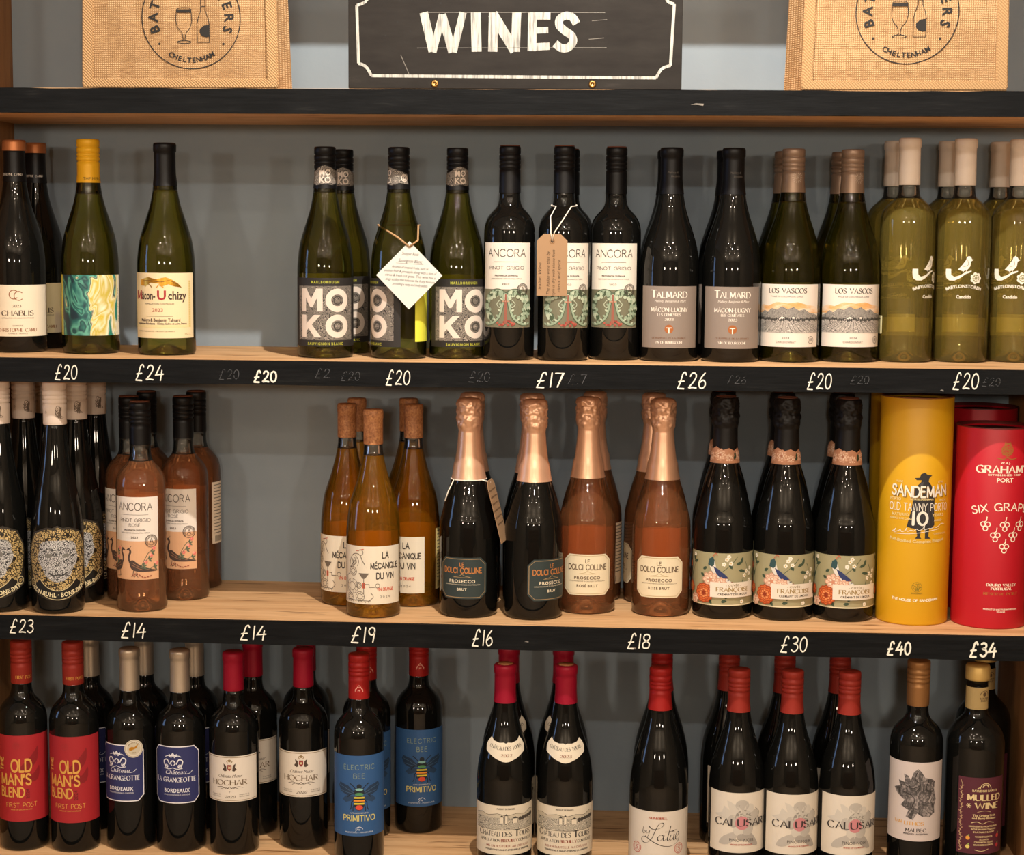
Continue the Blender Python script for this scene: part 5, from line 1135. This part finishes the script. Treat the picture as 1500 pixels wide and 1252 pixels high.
def diamond_art(a):
    c = '#1c1c20'; r = radians(-4)
    for i, (t, y, w, h) in enumerate(zip(HW, (28, 18, 9, 3, -3, -9, -15), (24, 34, 52, 74, 72, 70, 50), (4.6, 4.6, 3.6, 3.6, 3.6, 3.6, 3.6))): a.text(t, 1, y, h, c, 'i', w=w, rot=r, shear=.25)
    a.line([(-19, 17.5), (20, 15)], .35, c); a.ring(0, 42.5, 1.6, .8, '#6a6258')
ZB = Z1
D0 = Vector((-.3026, .0335, ZB+.120)); top = D0 + Vector((0, .004, .043))
ring = ring_pts(mb, rf, 190, 1.6, 0, 75, 285, 24)
hung_tag([(0, -48), (47, 0), (0, 48), (-47, 0)], 'white_card', D0, radians(-4), 0, diamond_art, 'white diamond-shaped card with handwritten tasting notes, hung on a green bottle', [[top + Vector((0, -.002, -.003)), top+Vector((.012, -.003, .006))] + ring + [top+Vector((-.016, -.002, .010)), top + Vector((0, -.002, -.003))]], 'twine', .0014)
ab = FRONT['ancora'][1]; rf = rad_of(K['ancora']['prof'])
def kraft_art(a):
    c = '#4a3626'
    for t, x, w in (('Italian Wine', -15, 38), ('The Italian wine that by', -3.5, 62), ('style is dry with stone fruit', 4, 66), ('citrus and spice', 12, 46)): a.text(t, x, -12 if w > 60 else -16, 4.2, c, 'i', w=w, rot=pi/2, shear=.3)
    a.ring(0, 33, 3.2, 1.6, '#8d6844', n=18); a.up(); a.disc(0, 33, 1.9, '#2a1c12', n=14)
T0 = Vector((-.1010, .0395, ZB+.1363)); hp = T0 + Vector((0, -.001, .0335))
ring = ring_pts(ab, rf, 220, 1.0, 2, 35, 325, 24)
hung_tag([(-21.5, -43.5), (21.5, -43.5), (21.5, 34), (12, 43.5), (-12, 43.5), (-21.5, 34)], 'kraft_card', T0, radians(1.5), radians(0), kraft_art, 'brown card tag with a punched hole hung on a vine-scroll bottle', [[hp, hp+Vector((.003, -.001, .012)), hp+Vector((.016, .006, .032))] + ring + [hp+Vector((-.003, .008, .034)), hp+Vector((-.002, -.001, .012)), hp]], 'white_string', .0009)
pb = FRONT['prosecco'][0]; rf = rad_of(PROF['sparkling'])
S0 = Vector((-.1766, .0520, Z2+.1568)); st = S0 + Vector((-.0100, 0, .0405)); SR = (Matrix.Rotation(radians(-14), 3, 'Y') @ Matrix.Rotation(radians(80), 3, 'Z')).to_euler()
def side_art(a):
    for i in range(6): a.text('crisp apple and pear notes', 0, 30-i*10, 3.4, '#5a4430', 'i', w=34)
hung_tag([(-20, -46), (20, -46), (20, 38), (12, 46), (-12, 46), (-20, 38)], 'kraft_card', S0, SR, 0, side_art, 'brown card tag hanging edge-on between two black gold-foil bottles',
         [[st] + ring_pts(pb, rf, 198.5, .9, 0, 50, -310, 40), [ring_pts(pb, rf, 198.5, .9, 0, -52, -51, 1)[0], Vector((pb.location.x-.0275, pb.location.y-.022, Z2+.184)), Vector((pb.location.x-.0325, pb.location.y-.027, Z2+.169))]], 'white_string', .0009)

# ------------------------------------------------------------------ jute bags
def jute_bag(x, y, w, d, h, skew, label, art_fn, lean=0):
    root = bpy.data.objects.new('jute_bag', None); COL.objects.link(root); root.location = (x, y, Z0+.0005)
    N = 14; v = []; f = []
    r = random.Random(int(w*1000))
    for k in range(N+1):          # open tapering box with soft faces
        z = h*k/N; t = z/h; wd = w/2*(1-.035*t); dd = d*(1-.35*t); row = []
        for i in range(13): u = -1+2*i/12; row.append((u*wd + skew*0, -.003*(1-u*u)*sin(pi*t)+.0006*r.uniform(-1, 1), z))
        for i in range(1, 5): q = i/5; row.append((wd - .018*sin(pi*q)*(1-.3*t) + skew*q, dd*q, z))
        for i in range(13): u = 1-2*i/12; row.append((u*wd + skew, dd, z))
        for i in range(1, 5): q = 1-i/5; row.append((-wd + .018*sin(pi*q)*(1-.3*t) + skew*q, dd*q, z))
        v += row; M_ = len(row)
    for k in range(N):
        for i in range(M_): j = (i+1) % M_; f.append((k*M_+i, k*M_+j, (k+1)*M_+j, (k+1)*M_+i))
    f.append(tuple(range(M_))[::-1])
    me = mesh('bag_body', v, f, 'jute', smooth=False); bb = link('bag_body', me, root)
    sol = bb.modifiers.new('thickness', 'SOLIDIFY'); sol.thickness = .0012; sol.offset = 0
    # folded hems along the front edges
    def hem(nm, x0, x1, z0, z1, top=False):
        bm = bmesh.new(); pr = []
        W2 = lambda z: w/2*(1-.035*z/h)
        box_bm(bm, x0, x1, -.0052, -.0005, z0, z1)
        for q in bm.verts:
            if x0 < -w*.3 and x1 < 0: q.co.x += (w/2-W2(q.co.z))
            elif x0 > w*.3: q.co.x -= (w/2-W2(q.co.z))
            q.co.y -= .0028*(1-(q.co.x/(w/2))**2)*sin(pi*min(1, q.co.z/h))
        bmesh.ops.bevel(bm, geom=bm.edges[:], offset=.0014, segments=2, affect='EDGES')
        m_ = bpy.data.meshes.new(nm); bm.to_mesh(m_); bm.free(); m_.materials.append(M('jute_hem')); return link(nm, m_, root)
    hem('hem', -w/2-.001, -w/2+.015, .002, h); hem('hem', w/2-.015, w/2+.001, .002, h); hem('hem', -w/2, w/2, 0, .0125)
    a = Art(); art_fn(a); pm = a.mesh('print', None, step=.05)
    for vv in pm.vertices: u = min(1, abs(vv.co.x)/(w/2)); vv.co.y -= .0030*(1-u*u)*sin(pi*max(0, min(1, vv.co.z/h)))
    pr = link('print', pm, root, (0, -.0014, 0))
    for yy in (-.004, d*.65): 
        p = catmull([(-.06, yy, h-.04), (-.062, yy, h+.004), (-.05, yy+.006, h+.022), (0, yy+.02, h+.026), (.05, yy+.006, h+.022), (.062, yy, h+.004), (.06, yy, h-.04)], 5)
        link('handle', tube_mesh('handle', p, .0045, 'jute_hem', 8), root)
    tag(root, label, 'bag', 'jute carrier bags on the top shelf'); return root
def crest_art(cx, cz, big=1.0, right=False):
    def f(a):
        I = '#1d1a18'; r = 69*big
        a.ring(cx, cz, r, 1.3, I, n=80)
        def arc_word(txt, a_mid, h, span, inward, rr):
            n = len(txt)
            for i, chx in enumerate(txt):
                an = a_mid + (i-(n-1)/2)*span/(n-1)*(1 if inward else -1); t = radians(an)
                px, pz = cx+rr*cos(t), cz+rr*sin(t)
                a.text(chx, px - (0 if inward else 0), pz, h, I, 'b', rot=(t+pi/2) if inward else (t-pi/2))
        arc_word('CHELTENHAM', 270, 6.6, 60, True, 60.5*big)
        # letters climbing either side of the ring, top part beyond the frame of the picture
        arc_word('BATCH', 161, 12.5, 72, False, 47*big)
        arc_word('BEERS', 19, 12.5, 72, False, 47*big)
        for an in (218, 322): t = radians(an); a.disc(cx+57*big*cos(t), cz+57*big*sin(t), 1.7, I)
        # beer glass and bottle
        gx = cx-10; gz = cz-24
        a.line([(gx-10, gz+22+14), (gx-11, gz+20), (gx-8, gz+10), (gx-3, gz+4), (gx-1.5, gz-3), (gx-2, gz-6), (gx-9, gz-8)], .8, I, smooth=4)
        a.line([(gx+10, gz+22+14), (gx+11, gz+20), (gx+8, gz+10), (gx+3, gz+4), (gx+1.5, gz-3), (gx+2, gz-6), (gx+9, gz-8)], .8, I, smooth=4)
        a.ring(gx, gz-8.5, 9.5, .8, I, ry=2); a.ring(gx, gz+36, 10, .7, I, ry=2.4); a.poly([(gx-10.5, gz+36), (gx-9.5, gz+31.5), (gx+10, gz+31.5), (gx+11, gz+36)], I)
        bx = cx+17
        a.line([(bx-8.5, gz-9), (bx-8.5, gz+16), (bx-7, gz+24), (bx-3.2, gz+34), (bx-3, gz+56), (bx+3, gz+56), (bx+3.2, gz+34), (bx+7, gz+24), (bx+8.5, gz+16), (bx+8.5, gz-9)], .8, I, closed=True)
        a.poly([(bx+8.5, gz+15), (bx+1, gz+14), (bx-5, gz+9), (bx-5, gz+4), (bx-2, gz), (bx+4, gz-2), (bx+8.5, gz-1)], I, smooth=0)
        a.line([(bx-3, gz+40), (bx+3, gz+40)], .8, I)
    return f
jute_bag(-.6205, .008, .275, .105, .262, 0.0, 'jute bag with a round black crest, beside the timber side panel', crest_art(16.5, 95.3))
jute_bag(.3768, .008, .276, .135, .262, -.012, 'jute bag with a round black crest, standing above the clear bottles', crest_art(1.5, 104.5))

# ------------------------------------------------------------------ painted WINES board
sg = bpy.data.objects.new('sign_board', None); COL.objects.link(sg); sg.location = (-.1545, .006, Z0+.0005)
tag(sg, 'dark wooden signboard with white painted letters WINES and a white border', 'sign')
bm = bmesh.new(); box_bm(bm, -.230, .230, 0, .018, 0, .136); bmesh.ops.bevel(bm, geom=bm.edges[:], offset=.0008, segments=2, affect='EDGES')
me = bpy.data.meshes.new('board'); bm.to_mesh(me); bm.free(); me.materials.append(M('sign_paint')); bd = link('board', me, sg)
S_ = .9465; q = lambda x, y: ((x-754)*S_, (133.5-y)*S_)
a = Art(); WM = 'sign_white'
for pts, w in (([(621.5, 24), (635, 80)], 12.5), ([(635, 81), (649, 27)], 10.5), ([(648, 27), (664, 81)], 12.5), ([(665, 81), (679, 24)], 10.5), ([(697.5, 24), (699, 80)], 14.5), ([(723.5, 24), (722.5, 80)], 13.5), ([(722, 26), (755, 79)], 14.5), ([(757, 24), (755.5, 80)], 13),
               ([(780, 24), (779.5, 79)], 12.5), ([(776, 29), (806, 29)], 10.5), ([(776, 50), (803, 49)], 9), ([(776, 73.5), (805, 72)], 10.5)):
    a.line([q(*p) for p in pts], w*S_, WM)
a.line([q(*p) for p in ((844, 40), (838, 31), (829, 28.5), (820, 33), (819, 42), (827, 50), (837, 57), (839, 66), (832, 74), (822, 74.5), (813, 68))], 11.5*S_, WM, smooth=5)
bw = 4.2*S_
a.line([q(545, 115), q(960, 117)], bw, WM); a.line([q(523.5, 14), q(526, 97)], bw, WM); a.line([q(984.5, 12), q(980.5, 99)], bw, WM); a.line([q(545, -3), q(966, -3)], bw, WM)
for P2 in (((526, 97), (537, 102), (545, 115)), ((980.5, 99), (968, 104), (960, 117)), ((523.5, 14), (536, 9), (543, -4)), ((984.5, 12), (975, 8), (970, -4))): a.line([q(*p) for p in P2], bw, WM, smooth=4)
a.line([q(612, 75), q(888, 74)], .5, '#8a867e'); a.line([q(620, 24), q(885, 24)], .5, '#8a867e')
for x, y in ((646, 11), (583, 38), (602, 51), (566, 57)): a.disc(*q(x, y), 1.4, '#161412', n=8)
a.line([q(588, 85), q(600, 112)], .8, '#7a756d'); a.line([q(862, 62), q(884, 60)], .9, '#6d6860'); a.line([q(866, 36), q(888, 34)], .7, '#6d6860')
link('lettering', a.mesh('lettering', None), bd, (0, -.00012, 0))
for x in (638, 868):
    s1 = lathe('screw_head', [(0, 0), (5.2, 0), (5.2, 1.0), (4, 2.0), (2.2, 2.0), (1.6, .8), (0, .8)], 'brass', 18)
    o = link('screw_head', s1, sg, ((x-754)*S_/1000, -.0001, (133.5-126)*S_/1000)); o.rotation_euler = (radians(90), 0, 0); o['label'] = 'brass screw head'
